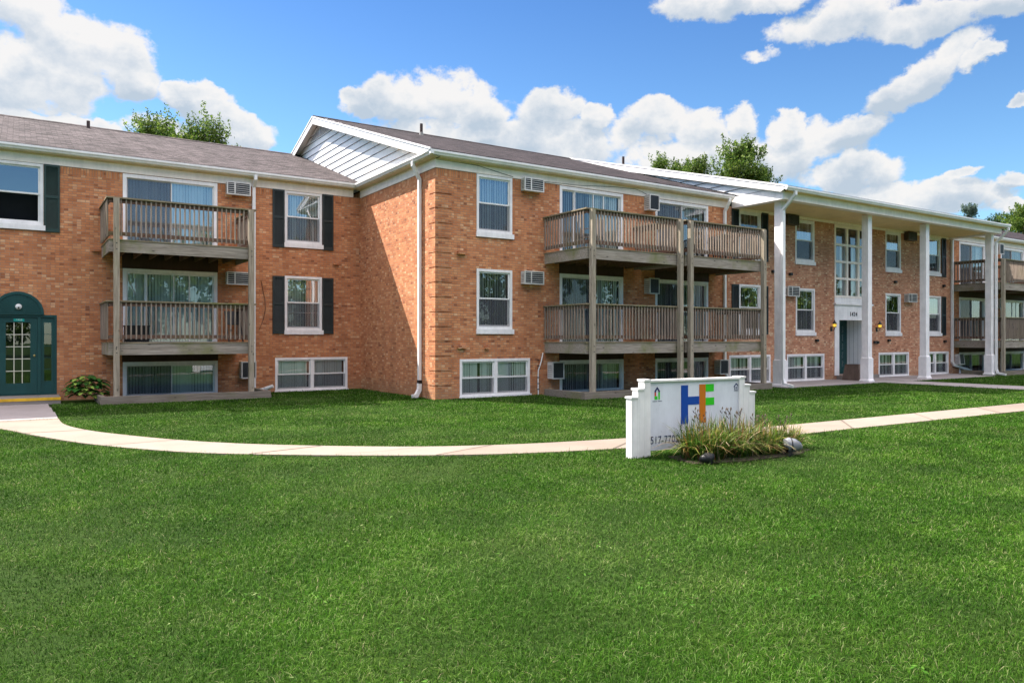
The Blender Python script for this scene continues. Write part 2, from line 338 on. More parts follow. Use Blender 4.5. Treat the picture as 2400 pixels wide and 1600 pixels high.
# ------------------------------------------------------------------ mesh helpers
class MB:
    def __init__(s): s.v=[]; s.f=[]; s.mi=[]; s.mats=[]; s.cur=0
    def mat(s,name):
        if name not in s.mats: s.mats.append(name)
        s.cur=s.mats.index(name); return s
    def poly(s,pts):
        n=len(s.v); s.v.extend([tuple(p) for p in pts]); s.f.append(tuple(range(n,n+len(pts)))); s.mi.append(s.cur); return s
    def box(s,x0,y0,z0,x1,y1,z1):
        x0,x1=min(x0,x1),max(x0,x1); y0,y1=min(y0,y1),max(y0,y1); z0,z1=min(z0,z1),max(z0,z1)
        n=len(s.v); s.v.extend([(x0,y0,z0),(x1,y0,z0),(x1,y1,z0),(x0,y1,z0),(x0,y0,z1),(x1,y0,z1),(x1,y1,z1),(x0,y1,z1)])
        for f in ((0,3,2,1),(4,5,6,7),(0,1,5,4),(1,2,6,5),(2,3,7,6),(3,0,4,7)): s.f.append(tuple(n+i for i in f)); s.mi.append(s.cur)
        return s
    def prism(s,prof,axis,a,b):
        """extrude a 2D profile along axis ('x': profile=(y,z); 'y': profile=(x,z); 'z': profile=(x,y))"""
        def P(u,w,t): return {'x':(t,u,w),'y':(u,t,w),'z':(u,w,t)}[axis]
        n=len(s.v); k=len(prof)
        s.v.extend([P(u,w,a) for u,w in prof]); s.v.extend([P(u,w,b) for u,w in prof])
        s.f.append(tuple(n+i for i in range(k))[::-1]); s.mi.append(s.cur)
        s.f.append(tuple(n+k+i for i in range(k))); s.mi.append(s.cur)
        for i in range(k):
            j=(i+1)%k; s.f.append((n+i,n+j,n+k+j,n+k+i)); s.mi.append(s.cur)
        return s
    def sweep(s,path,w,h,side):
        """rectangular tube w (along side) x h, mitred at bends; the path lies in the plane perpendicular to side"""
        side=Vector(side).normalized(); P=[Vector(p) for p in path]; rings=[]
        for i,p in enumerate(P):
            d0=(P[i]-P[i-1]).normalized() if i>0 else (P[1]-P[0]).normalized()
            d1=(P[i+1]-P[i]).normalized() if i<len(P)-1 else d0
            t=(d0+d1).normalized(); n=side.cross(t).normalized(); k=1/max(0.3,t.dot(d1))
            rings.append([p+side*w/2+n*h/2*k,p-side*w/2+n*h/2*k,p-side*w/2-n*h/2*k,p+side*w/2-n*h/2*k])
        n=len(s.v)
        for r in rings: s.v.extend([tuple(q) for q in r])
        for i in range(len(P)-1):
            for j in range(4):
                a=n+4*i+j; b=n+4*i+(j+1)%4; s.f.append((a,b,b+4,a+4)); s.mi.append(s.cur)
        s.f.append((n+3,n+2,n+1,n)); s.mi.append(s.cur); m=n+4*(len(P)-1); s.f.append((m,m+1,m+2,m+3)); s.mi.append(s.cur)
        return s
    def tube(s,path,rad,k=8):
        P=[Vector(p) for p in path]; n=len(s.v)
        if not hasattr(rad,'__len__'): rad=[rad]*len(P)
        for i,p in enumerate(P):
            t=((P[min(i+1,len(P)-1)]-P[max(i-1,0)])).normalized()
            a=t.cross(Vector((0.13,0.97,0.21))).normalized(); b=t.cross(a)
            for j in range(k):
                an=2*math.pi*j/k; s.v.append(tuple(p+(a*math.cos(an)+b*math.sin(an))*rad[i]))
        for i in range(len(P)-1):
            for j in range(k):
                q=n+i*k+j; r=n+i*k+(j+1)%k; s.f.append((q,r,r+k,q+k)); s.mi.append(s.cur)
        s.f.append(tuple(n+j for j in range(k))[::-1]); s.mi.append(s.cur); m=n+(len(P)-1)*k; s.f.append(tuple(m+j for j in range(k))); s.mi.append(s.cur)
        return s
    def mesh(s,name,smooth=False):
        me=bpy.data.meshes.new(name); me.from_pydata(s.v,[],s.f)
        for m in s.mats: me.materials.append(MATS[m])
        me.polygons.foreach_set('material_index',s.mi)
        if smooth: me.polygons.foreach_set('use_smooth',[True]*len(s.f))
        me.update(); return me
def tag(o,label=None,cat=None,group=None,kind=None):
    if label: o['label']=label
    if cat: o['category']=cat
    if group: o['group']=group
    if kind: o['kind']=kind
    return o
def thing(name,loc,label,cat,group=None,rz=0):
    o=bpy.data.objects.new(name,None); COL.objects.link(o); o.location=loc; o.rotation_euler=(0,0,rz); o.empty_display_size=0.3
    return tag(o,label,cat,group)
def put(name,me,parent=None,loc=(0,0,0),rot=(0,0,0)):
    """link a mesh; loc is in the parent's own space"""
    if isinstance(me,MB): me=me.mesh(name)
    o=bpy.data.objects.new(name,me); COL.objects.link(o); o.parent=parent; o.location=loc; o.rotation_euler=rot; return o
def wput(name,me,root,label=None):
    """a part whose mesh was built in world coordinates, hung under a root Empty that has no rotation"""
    l=root.location; o=put(name,me,root,(-l.x,-l.y,-l.z))
    if label: o['label']=label
    return o
def text_mesh(txt,size,matn,depth=0.004,sx=1.0,align='CENTER'):
    cu=bpy.data.curves.new('lettering','FONT'); cu.body=txt; cu.size=size; cu.extrude=depth; cu.space_character=1.12; cu.align_x=align; cu.align_y='BOTTOM'
    ob=bpy.data.objects.new('lettering',cu); COL.objects.link(ob); bpy.context.view_layer.update()
    me=bpy.data.meshes.new_from_object(ob.evaluated_get(bpy.context.evaluated_depsgraph_get())); bpy.data.objects.remove(ob)
    me.transform(Matrix.Diagonal((sx,1,1,1))); me.materials.clear(); me.materials.append(MATS[matn]); me.name='lettering'; return me

def wall_face(mb,Y,x0,x1,z0,z1,ops,rev=0.13):
    """front face of a wall in the plane y=Y with real openings and their reveals"""
    xs=sorted(set([x0,x1]+[v for o in ops for v in (o[0],o[1]) if x0<v<x1])); zs=sorted(set([z0,z1]+[v for o in ops for v in (o[2],o[3]) if z0<v<z1]))
    for i in range(len(xs)-1):
        k=0
        while k<len(zs)-1:
            cx=(xs[i]+xs[i+1])/2; cz=(zs[k]+zs[k+1])/2
            if not any(o[0]<cx<o[1] and o[2]<cz<o[3] for o in ops):
                mb.poly([(xs[i],Y,zs[k]),(xs[i+1],Y,zs[k]),(xs[i+1],Y,zs[k+1]),(xs[i],Y,zs[k+1])])
            k+=1
    for a,b,c,d in [o[:4] for o in ops]:
        y=Y+rev
        mb.poly([(a,Y,c),(a,Y,d),(a,y,d),(a,y,c)]); mb.poly([(b,Y,c),(b,y,c),(b,y,d),(b,Y,d)])
        mb.poly([(a,Y,d),(b,Y,d),(b,y,d),(a,y,d)]); mb.poly([(a,Y,c),(a,y,c),(b,y,c),(b,Y,c)])
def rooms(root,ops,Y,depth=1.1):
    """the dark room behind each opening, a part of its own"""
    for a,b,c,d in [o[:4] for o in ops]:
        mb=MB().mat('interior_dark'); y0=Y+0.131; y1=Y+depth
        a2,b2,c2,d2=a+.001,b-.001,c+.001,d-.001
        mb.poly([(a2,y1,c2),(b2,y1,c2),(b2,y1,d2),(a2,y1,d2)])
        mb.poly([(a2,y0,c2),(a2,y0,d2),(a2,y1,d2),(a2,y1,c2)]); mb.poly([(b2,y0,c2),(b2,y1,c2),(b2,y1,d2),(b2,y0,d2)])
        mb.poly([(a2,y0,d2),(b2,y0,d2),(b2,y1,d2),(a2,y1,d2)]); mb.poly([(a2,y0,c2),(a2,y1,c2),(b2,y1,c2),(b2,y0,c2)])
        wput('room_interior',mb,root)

# ------------------------------------------------------------------ window, door, shutter, unit templates (local: x along the wall, y inward, z up)
def ring(mb,x0,x1,z0,z1,y0,y1,w,wt=None,wb=None):
    wt=w if wt is None else wt; wb=w if wb is None else wb
    mb.box(x0,y0,z0,x0+w,y1,z1); mb.box(x1-w,y0,z0,x1,y1,z1)
    mb.box(x0+w,y0,z1-wt,x1-w,y1,z1); mb.box(x0+w,y0,z0,x1-w,y1,z0+wb)
def quadx(mb,x0,x1,z0,z1,y): mb.poly([(x0,y,z0),(x1,y,z0),(x1,y,z1),(x0,y,z1)])
def blinds_mesh(x0,x1,z0,z1,y,matn,seed=0,ang=28,gap=None,w=0.089):
    rnd=random.Random(seed); mb=MB().mat(matn); x=x0+0.04
    while x<x1-0.03:
        if not(gap and gap[0]<x<gap[1]):
            a=R(ang+rnd.uniform(-14,14)); dx=w/2*math.cos(a); dy=w/2*math.sin(a)
            mb.poly([(x-dx,y-dy,z0),(x+dx,y+dy,z0),(x+dx,y+dy,z1),(x-dx,y-dy,z1)])
        x+=0.083
    return mb
def add_window(root,x,Y,z,w=1.21,h=1.79,blind='blind_pale',seed=0,gap=None,frac=1.0,open_sash=False,label=None,extra_rail=False,glassm='glass_reflective',screened=True,parent_loc=True):
    """double hung window: casing and sashes, sill, panes, screen, vertical blinds"""
    fr=MB().mat('white_trim'); s=0.14
    ring(fr,0,w,s,h,-0.012,0.10,0.075)
    zi0,zi1=s+0.075,h-0.075; zm=(zi0+zi1)/2+0.02
    fr.mat('white_metal')
    ring(fr,0.077,w-0.077,zm-0.02,zi1-0.002,0.035,0.062,0.042)
    ring(fr,0.079,w-0.079,zi0+0.002,zm+0.018,0.066,0.092,0.042)
    l=root.location
    o=put('window',fr.mesh('window_frame'),root,(x-l.x,Y-l.y,z-l.z))
    if label: o['label']=label
    sl=MB().mat('white_trim'); sl.box(-0.02,-0.05,0,w+0.045,0.098,s-0.002); put('sill',sl,o)
    a,b=0.077+0.042,w-0.077-0.042
    p=MB().mat(glassm); quadx(p,a,b,zm+0.022,zi1-0.044,0.050); put('pane',p,o)
    if not open_sash:
        p=MB().mat('glass'); quadx(p,a+.002,b-.002,zi0+0.044,zm-0.024,0.080); put('pane',p,o)
    if screened and not open_sash:
        p=MB().mat('insect_screen'); quadx(p,0.08,w-0.08,zi0+0.002,zm-0.022,0.032); put('screen',p,o)
    if extra_rail:
        p=MB().mat('white_metal'); k=zm-0.34; p.box(a,0.082,k,b,0.095,k+0.035); put('rail',p,o)
    if blind:
        zb=zi1-(zi1-zi0)*frac
        put('blinds',blinds_mesh(a-.02,b+.02,zb+0.02,zi1+0.02,0.145,blind,seed,gap=gap),o)
    return o
def add_pair(root,x,Y,z,w=2.38,h=1.06,blind='blind_pale',seed=0,label=None,dark_right=False,mull=True):
    """basement window: two small double hung units side by side"""
    fr=MB().mat('white_trim'); ring(fr,0,w,0.02,h,-0.012,0.10,0.07,0.075,0.05)
    fr.box(w/2-0.05,-0.008,0.071,w/2+0.05,0.099,h-0.076)
    l=root.location; fr.mat('white_metal'); units=[]
    for a,b in ((0.072,w/2-0.052),(w/2+0.052,w-0.072)):
        zm=0.53; ring(fr,a,b,zm-0.015,h-0.078,0.035,0.06,0.04); ring(fr,a+.002,b-.002,0.074,zm+0.018,0.064,0.09,0.04); units.append((a,b,zm))
    o=put('window',fr.mesh('window_frame'),root,(x-l.x,Y-l.y,z-l.z))
    if label: o['label']=label
    for i,(a,b,zm) in enumerate(units):
        p=MB().mat('glass'); quadx(p,a+.042,b-.042,zm+0.027,h-0.12,0.048); put('pane',p,o)
        p=MB().mat('glass'); quadx(p,a+.044,b-.044,0.116,zm-0.024,0.078); put('pane',p,o)
        p=MB().mat('insect_screen'); quadx(p,a+.004,b-.004,0.078,zm-0.02,0.030); put('screen',p,o)
        put('blinds',blinds_mesh(a,b,0.09,h-0.06,0.145,'blind_grey' if (dark_right and i) else blind,seed+i,ang=12,gap=(a+.62,a+.70) if (seed+i)%3==0 else None),o)
    sl=MB().mat('white_trim'); sl.box(-0.02,-0.06,-0.03,w+0.03,0.05,0.018); put('sill',sl,o)
    return o
def add_slider(root,x,Y,z,w=2.55,h=2.16,blind='blind_pale',seed=0,label=None,style=0,name='sliding_door',blind2=None,sillh=0.05,glassm='glass'):
    fr=MB().mat('white_trim'); ring(fr,0,w,0,h,-0.012,0.11,0.095,0.10,sillh)
    fr.mat('white_metal'); l=root.location
    zi0,zi1=sillh+0.002,h-0.102
    if style==0: segs=[(0.097,w*0.5+0.02,0.066),(w*0.5-0.02,w-0.097,0.034)]
    else: segs=[(0.097,w*0.235,0.066),(w*0.235,w*0.70,0.034),(w*0.69,w-0.097,0.066)]
    for i,(a,b,y) in enumerate(segs): ring(fr,a,b,zi0,zi1,y,y+0.03,0.035,0.035,0.04)
    if style==1: fr.box(w*0.52,0.03,zi0+.04,w*0.52+0.03,0.06,zi1-.035)
    o=put(name,fr.mesh(name+'_frame'),root,(x-l.x,Y-l.y,z-l.z))
    if label: o['label']=label
    for i,(a,b,y) in enumerate(segs):
        p=MB().mat(glassm); quadx(p,a+.036,b-.036,zi0+.041,zi1-.036,y+0.016); put('pane',p,o)
    if style==0: 
        p=MB().mat('insect_screen'); quadx(p,segs[0][0]+.02,segs[0][1]-.03,zi0+.02,zi1-.02,0.020); put('screen',p,o)
    b1=blinds_mesh(0.10,w/2,0.06,h-0.10,0.17,blind,seed,ang=30); put('blinds',b1,o)
    b1=blinds_mesh(w/2,w-0.10,0.06,h-0.10,0.17,blind2 or blind,seed+7,ang=22); put('blinds',b1,o)
    return o
def shutter_mesh(matn,w=0.37,h=1.82):
    mb=MB().mat(matn); ring(mb,0,w,0,h,-0.045,-0.004,0.05,0.06,0.09); mb.box(0.05,-0.043,h*0.52-0.035,w-0.05,-0.006,h*0.52+0.035)
    for z0,z1 in ((0.10,h*0.52-0.04),(h*0.52+0.04,h-0.065)):
        z=z0
        while z<z1-0.02:
            mb.poly([(0.05,-0.036,z),(w-0.05,-0.036,z),(w-0.05,-0.012,z+0.034),(0.05,-0.012,z+0.034)]); z+=0.032
    mb.poly([(0.04,-0.008,0.05),(w-0.04,-0.008,0.05),(w-0.04,-0.008,h-0.05),(0.04,-0.008,h-0.05)])
    return mb.mesh('shutter')
SHUT={k:shutter_mesh(k) for k in ('shutter_green','shutter_dark')}
def add_shutter(root,x,Y,z,k='shutter_dark'):
    l=root.location; return put('shutter',SHUT[k],root,(x-l.x,Y-l.y,z-l.z))
def ac_meshes(kind,body):
    if kind=='wide': w,h,p=0.68,0.37,0.20
    else: w,h,p=0.42,0.50,0.26
    c=MB().mat(body); c.box(0,-p,0,w,0.02,h)
    ring(c,-0.012,w+0.012,-0.012,h+0.012,-p-0.022,-p-0.001,0.035)
    # side louvres
    c.mat('ac_grille')
    for i in range(6): c.box(-0.004,-p+0.04,0.06+i*(h-0.12)/6,-0.001,-0.03,0.06+i*(h-0.12)/6+0.012)
    g=MB().mat('ac_grille'); g.box(0.022,-p-0.010,0.022,w-0.022,-p-0.002,h-0.022)
    g.mat(body if body!='ac_brown' else 'lamp_metal')
    if kind=='wide':
        for i in range(1,6): z=h*i/6; g.box(0.024,-p-0.024,z-0.006,w-0.024,-p-0.011,z+0.006)
        g.box(w*0.30,-p-0.030,0.024,w*0.36,-p-0.025,h-0.024)
    else:
        g.mat('ac_grille')
        for i in range(1,14): z=h*i/14; g.box(0.03,-p-0.018,z-0.004,w-0.03,-p-0.011,z+0.004)
    return c.mesh('air_conditioner'),g.mesh('grille')
ACM={}
def add_ac(root,x,Y,z,kind='wide',body='ac_white',rot=(0,0,0),label=None):
    if (kind,body) not in ACM: ACM[(kind,body)]=ac_meshes(kind,body)
    c,g=ACM[(kind,body)]; l=root.location
    o=put('air_conditioner',c,root,(x-l.x,Y-l.y,z-l.z),rot); put('grille',g,o)
    if label: o['label']=label
    return o
def balcony_meshes(w=3.65,d=2.0):
    deck=MB().mat('wood_rim')
    deck.box(0,-d,0,w,-d+0.04,0.295)                       # front rim
    deck.box(0,-d+0.041,0,0.04,0,0.295); deck.box(w-0.04,-d+0.041,0,w,0,0.295)
    deck.mat('wood_redbrown')
    for i in range(1,9):
        x=w*i/9; deck.box(x-0.02,-d+0.045,0.03,x+0.02,-0.002,0.258)
    deck.mat('wood_rail'); y=-d-0.015
    while y<-0.05: deck.box(-0.015,y,0.298,w+0.015,min(y+0.132,0),0.33); y+=0.138
    rail=MB().mat('wood_rail'); T=1.415
    rail.box(-0.06,-d-0.07,T-0.038,w+0.06,-d+0.07,T)       # cap
    rail.box(-0.06,-d+0.071,T-0.037,0.08,0,T-0.001); rail.box(w-0.08,-d+0.071,T-0.037,w+0.06,0,T-0.001)
    rail.mat('wood_redbrown')
    for za,zb in ((T-0.145,T-0.042),(0.425,0.525)):
        rail.box(0.012,-d+0.002,za,w-0.012,-d+0.038,zb)
        rail.box(0.002,-d+0.042,za,0.038,0,zb); rail.box(w-0.038,-d+0.042,za,w-0.002,0,zb)
    bal=MB().mat('wood_baluster'); rnd=random.Random(5)
    n=int(round((w-0.3)/0.121))
    for i in range(n+1):
        x=0.16+(w-0.32)*i/n+rnd.uniform(-0.004,0.004); bal.box(x-0.018,-d-0.036,0.405+rnd.uniform(-.006,.006),x+0.018,-d-0.001,T-0.041)
    n=int(round((d-0.2)/0.125))
    for xx in (-0.036,w+0.001):
        for i in range(n+1):
            y=-d+0.10+(d-0.16)*i/n; bal.box(xx,y-0.018,0.405,xx+0.035,y+0.018,T-0.041)
    return deck.mesh('balcony'),rail.mesh('railing'),bal.mesh('balusters')
BAL=balcony_meshes()
def add_balcony(root,x,Y,z,label=None):
    l=root.location; o=put('balcony',BAL[0],root,(x-l.x,Y-l.y,z-l.z)); put('railing',BAL[1],o); put('balusters',BAL[2],o)
    if label: o['label']=label
    return o
def post_mesh(h):
    mb=MB().mat('wood_post'); mb.box(0,0,0.0,0.135,0.135,h)
    mb.mat('ac_grille')
    for z in (1.16,1.31,3.83,3.98): mb.box(0.055,-0.008,z,0.08,-0.001,z+0.025)
    return mb.mesh('balcony_post')
POST=post_mesh(5.15)
def add_posts(root,xs,Y,d=2.0):
    l=root.location
    for x in xs: put('balcony_post',POST,root,(x-l.x,Y-d-0.175-l.y,0.14-l.z))

def gutter_x(mb,x0,x1,Y,z):   # front edge at Y, top at z
    mb.mat('white_metal'); mb.prism([(Y,z),(Y+0.012,z),(Y+0.012,z-0.02),(Y+0.10,z-0.02),(Y+0.10,z-0.125),(Y+0.045,z-0.125),(Y+0.03,z-0.09),(Y,z-0.055)],'x',x0,x1)
def gutter_y(mb,y0,y1,X,z):
    mb.mat('white_metal'); mb.prism([(X,z),(X+0.012,z),(X+0.012,z-0.02),(X+0.10,z-0.02),(X+0.10,z-0.125),(X+0.045,z-0.125),(X+0.03,z-0.09),(X,z-0.055)],'y',y0,y1)

YA,YB,XC=23.85,18.40,9.58
GT=6.79                      # gutter top
EA,EB=YA-0.32,YB-0.32        # gutter front lines
RA,ZRA=30.4,9.10             # ridge of the left wing
RB,ZRB=27.8,10.06            # ridge of the long wing
# ================================================================== GROUND, PATHS
g=MB().mat('turf'); g.box(-300,-300,-0.5,400,400,-0.012); tag(put('ground',g),kind='structure')
def curve_pts(P,step=0.35):
    """smooth open polyline (Catmull-Rom)"""
    P=[Vector((a,b,0)) for a,b in P]; out=[]
    for i in range(len(P)-1):
        p0=P[max(i-1,0)];p1=P[i];p2=P[i+1];p3=P[min(i+2,len(P)-1)]
        n=max(1,int((p2-p1).length/step))
        for k in range(n):
            t=k/n; q=0.5*((2*p1)+(-p0+p2)*t+(2*p0-5*p1+4*p2-p3)*t*t+(-p0+3*p1-3*p2+p3)*t**3); out.append((q.x,q.y))
    out.append((P[-1].x,P[-1].y)); return out
FAR=[(0.69,18.35),(0.70,17.6),(0.76,16.85),(0.92,16.1),(1.16,15.38),(1.47,14.7),(1.80,14.05),(2.12,13.48),(2.52,12.88),(2.95,12.35),(3.7,11.62),(4.5,10.96),(5.3,10.42),(6.35,9.96),(7.4,9.68),(8.6,9.46),(10.4,9.30),(12.3,9.20),(14.5,9.14),(17,9.08),(20,9.0),(26,8.9),(34,8.75),(60,8.3)]
NEAR=[(-0.80,18.35),(-0.62,17.7),(-0.36,17.0),(-0.05,16.16),(0.34,15.05),(0.78,13.95),(1.19,13.15),(1.60,12.5),(1.98,11.95),(2.50,11.4),(3.35,10.70),(4.15,10.12),(4.98,9.60),(6.02,9.10),(7.0,8.80),(8.0,8.58),(9.5,8.36),(11.2,8.22),(13.6,8.16),(17,8.08),(20,8.0),(26,7.9),(34,7.75),(60,7.3)]
far=curve_pts(FAR); near=curve_pts(NEAR)
def resample(P,n):
    P=np.array(P); s=np.r_[0,np.cumsum(np.hypot(*np.diff(P,axis=0).T))]; t=np.linspace(0,s[-1],n)
    return np.c_[np.interp(t,s,P[:,0]),np.interp(t,s,P[:,1])]
NP=220
fa=resample(far,NP); ne=resample(near,NP)
p=MB().mat('concrete_path')
for i in range(NP-1):
    a,b,c,d=ne[i],ne[i+1],fa[i+1],fa[i]; z=0.012; p.mat(('concrete_path','concrete_path_c','concrete_path','concrete_path_b','concrete_path_c')[(i//9*7)%5])
    p.poly([(a[0],a[1],z),(b[0],b[1],z),(c[0],c[1],z),(d[0],d[1],z)])
    p.poly([(a[0],a[1],-0.06),(b[0],b[1],-0.06),(b[0],b[1],z),(a[0],a[1],z)])
    p.poly([(c[0],c[1],-0.06),(d[0],d[1],-0.06),(d[0],d[1],z),(c[0],c[1],z)])
p.mat('concrete_joint')
def jointline(f0,f1,wd=0.03,z=0.016):
    a=Vector((f0[0],f0[1],z)); b=Vector((f1[0],f1[1],z)); t=(b-a).normalized(); n=Vector((-t.y,t.x,0))*wd/2
    p.poly([a-n,b-n,b+n,a+n])
for i in range(9,NP-1,9): jointline(ne[i],fa[i],0.035 if (i//9)%2 else 0.022)
for i,k in ((31,2),(49,-2),(97,1)):
    a=Vector(ne[i]); b=Vector(fa[i+k]); P=[a.lerp(b,t)+Vector((0.05*math.sin(9*t+i),0.05*math.cos(7*t))) for t in (0.05,.3,.5,.75,.95)]
    for u,v in zip(P[:-1],P[1:]): jointline(u,v,0.010)
jointline((-0.78,18.12),(0.685,18.12),0.02)
tag(put('path',p),kind='structure')
q=MB().mat('concrete_grey')
for k,(y0,y1) in enumerate(((18.37,19.95),(19.965,21.35),(21.365,22.60))): q.box(-0.86,y0,-0.06,0.68-0.03*k,y1,0.016-0.001*k)
tag(put('entrance_pad',q),kind='structure')
q=MB().mat('concrete_grey'); q.box(21.75,16.15,-0.08,36.4,YB-0.002,0.020); q.box(36.4,17.1,-0.08,37.2,YB-0.002,0.018)
q.box(27.45,9.22,-0.08,29.35,16.14,0.016)
q.mat('concrete_joint')
for x in (24.2,26.6,29,31.4,33.8): q.box(x,16.16,0.021,x+0.015,YB-0.01,0.024)
for y in (14.6,13.1,11.6,10.2): q.box(27.46,y,0.017,29.34,y+0.015,0.020)
tag(put('entrance_walk',q),kind='structure')

# ================================================================== BUILDING A : recessed left wing
A=thing('apartment_building',(0,YA,0),'recessed left wing with green arched entrance and single stacked wooden balcony','building','adjoining brick apartment blocks')
AX0=-12.0
opsA=[(-0.69,0.55,4.58,6.37),(-0.90,0.86,0.17,2.31),(2.46,5.01,4.22,6.36),(2.46,5.01,1.50,3.67),(2.46,5.02,0.0,1.01),
      (7.04,8.25,4.58,6.37),(7.04,8.25,1.81,3.67),(6.74,9.12,0.0,1.07),
      (-5.6,-4.39,4.58,6.37),(-5.6,-4.39,1.81,3.67)]
w=MB().mat('brick_orange'); wall_face(w,YA,AX0,XC,-0.1,6.39,opsA)
w.poly([(AX0,YA,-.1),(AX0,YA,6.39),(AX0,36.9,6.39),(AX0,36.9,-.1)]); w.poly([(AX0,36.9,-.1),(AX0,36.9,6.39),(XC,36.9,6.39),(XC,36.9,-.1)])
wput('wall',w,A); rooms(A,opsA,YA)
def eaves_x(root,x0,x1,Y,E,wallname='frieze',fm='warm_bounce_trim'):
    t=MB().mat(fm); t.box(x0,Y-0.025,6.38,x1,Y-0.001,6.632); t.mat('soffit'); t.box(x0,Y-0.05,6.60,x1,Y-0.0255,6.634)
    n=int((x1-x0)/0.12)
    wput('frieze',t,root)
    s=MB().mat('soffit'); s.box(x0,E+0.10,6.636,x1,Y,6.652); s.mat('warm_bounce_trim'); s.box(x0,E+0.101,6.653,x1,E+0.125,6.80)
    wput('soffit',s,root)
eaves_x(A,AX0,XC-0.26,YA,EA)
gt=MB(); gutter_x(gt,AX0,XC-0.32,EA,GT); wput('gutter',gt,A)
def roof_slab(mb,x0,x1,y0,z0,y1,z1,th=0.05):
    mb.prism([(y0,z0),(y1,z1),(y1,z1-th),(y0,z0-th)],'x',x0,x1)
rf=MB().mat('shingle_grey'); roof_slab(rf,AX0-0.3,XC,EA+0.03,GT+0.02,RA,ZRA+.05); roof_slab(rf,AX0-0.3,XC,2*RA-EA,GT+0.02,RA,ZRA+.05)
# the slope runs on under the neighbouring gable
rfo=wput('roof',rf,A)
cap=MB().mat('shingle_grey'); cap.prism([(RA-0.16,ZRA+0.01),(RA,ZRA+0.085),(RA+0.16,ZRA+0.01)],'x',AX0-0.3,XC+0.02); l=A.location; put('ridge_cap',cap,rfo)
vp=MB().mat('vent_pipe'); vp.tube([(2.02,30.0,8.9),(2.02,30.0,9.26)],0.055,10); put('vent_pipe',vp,rfo)
# windows
add_window(A,-0.69,YA,4.58,1.24,blind=None,open_sash=True,label='open double-hung window with a dark room behind',extra_rail=False)
add_window(A,7.04,YA,4.58,seed=2,blind='blind_pale',label='double-hung window with dark shutters on the upper floor')
add_window(A,7.04,YA,1.81,h=1.86,seed=4,blind='blind_grey',extra_rail=True,label='double-hung window with dark shutters on the lower floor')
add_window(A,-5.6,YA,4.58,seed=3); add_window(A,-5.6,YA,1.81,h=1.86,seed=5)
for x,k in ((0.56,'shutter_green'),(-1.07,'shutter_green')): add_shutter(A,x,YA,4.56,k)
for z in (4.56,1.83):
    add_shutter(A,6.66,YA,z); add_shutter(A,8.26,YA,z)
add_pair(A,6.74,YA,0.01,seed=1,dark_right=True)
add_slider(A,2.46,YA,4.22,h=2.14,seed=3,blind='blind_grey',blind2='blind_pale',label='sliding balcony door with vertical blinds on the upper floor',glassm='glass_reflective')
add_slider(A,2.46,YA,1.50,h=2.17,seed=4,style=1,blind='blind_grey',label='sliding balcony door with dark glass on the lower floor')
add_slider(A,2.46,YA,0.0,w=2.56,h=1.01,seed=5,name='window',blind='blind_grey')
def panel(root,x0,x1,Y,z0,z1):
    mb=MB().mat('brown_board'); mb.box(x0,Y-0.012,z0,x1,Y-0.001,z1)
    x=x0+0.2
    while x<x1: mb.box(x,Y-0.016,z0,x+0.012,Y-0.0125,z1); x+=0.2
    wput('board_panel',mb,root)
panel(A,2.44,5.03,YA,3.675,4.21); panel(A,2.44,5.03,YA,1.015,1.49)
add_ac(A,5.25,YA,6.05,label='air conditioner under the eave beside the upper balcony')
add_ac(A,5.25,YA,3.32,label='air conditioner with white bars beside the lower sliding door')
add_ac(A,5.66,YA,0.47,'tall')
add_balcony(A,1.93,YA,3.92,'upper wooden balcony'); add_balcony(A,1.93,YA,1.25,'lower wooden balcony with mossy rim board')
add_posts(A,(2.03,5.41),YA)
ds=MB().mat('white_metal'); ds.sweep([(6.07,EA+0.05,6.70),(6.07,EA+0.05,6.56),(6.07,YA-0.06,6.36),(6.07,YA-0.06,2.75)],0.095,0.075,(1,0,0))
ds.sweep([(6.075,YA-0.058,2.72),(6.075,YA-0.058,0.55)],0.088,0.07,(1,0,0)); ds.mat('black_plastic'); ds.box(6.02,YA-0.105,0.50,6.13,YA-0.01,0.58)
ds.mat('white_metal'); ds.sweep([(6.075,YA-0.058,0.49),(6.075,YA-0.058,0.14)],0.10,0.08,(1,0,0))
dso=wput('downspout',ds,A)
def ribbed(path,r,m='white_metal'):
    P=[Vector(a) for a in path]; pts=[];rad=[]; L=sum((P[i+1]-P[i]).length for i in range(len(P)-1)); n=int(L/0.012)
    for k in range(n+1):
        t=k/n*L; i=0
        while i<len(P)-2 and t>(P[i+1]-P[i]).length: t-=(P[i+1]-P[i]).length; i+=1
        pts.append(P[i]+(P[i+1]-P[i]).normalized()*t); rad.append(r*(1.0 if (k//2)%2 else 0.86))
    return MB().mat(m).tube(pts,rad,12)
l=A.location
put('flexible_elbow',ribbed([(6.10,YA-0.10,0.06),(6.25,YA-0.35,0.10),(6.52,YA-0.55,0.22)],0.06),dso)
for x,z in ((1.69,4.10),(8.62,4.10)):
    mb=MB().mat('brick_orange'); mb.box(x,YA-0.09,z,x+0.19,YA-0.001,z+0.065); wput('brick_corbel',mb,A)
cb=MB().mat('black_plastic'); cb.tube([(6.3,YA-.012,3.5),(6.36,YA-.012,3.2),(6.42,YA-.012,2.9),(6.44,YA-.012,2.6),(6.38,YA-.012,2.3),(6.25,YA-.012,1.95)],0.006,5); wput('cable',cb,A)
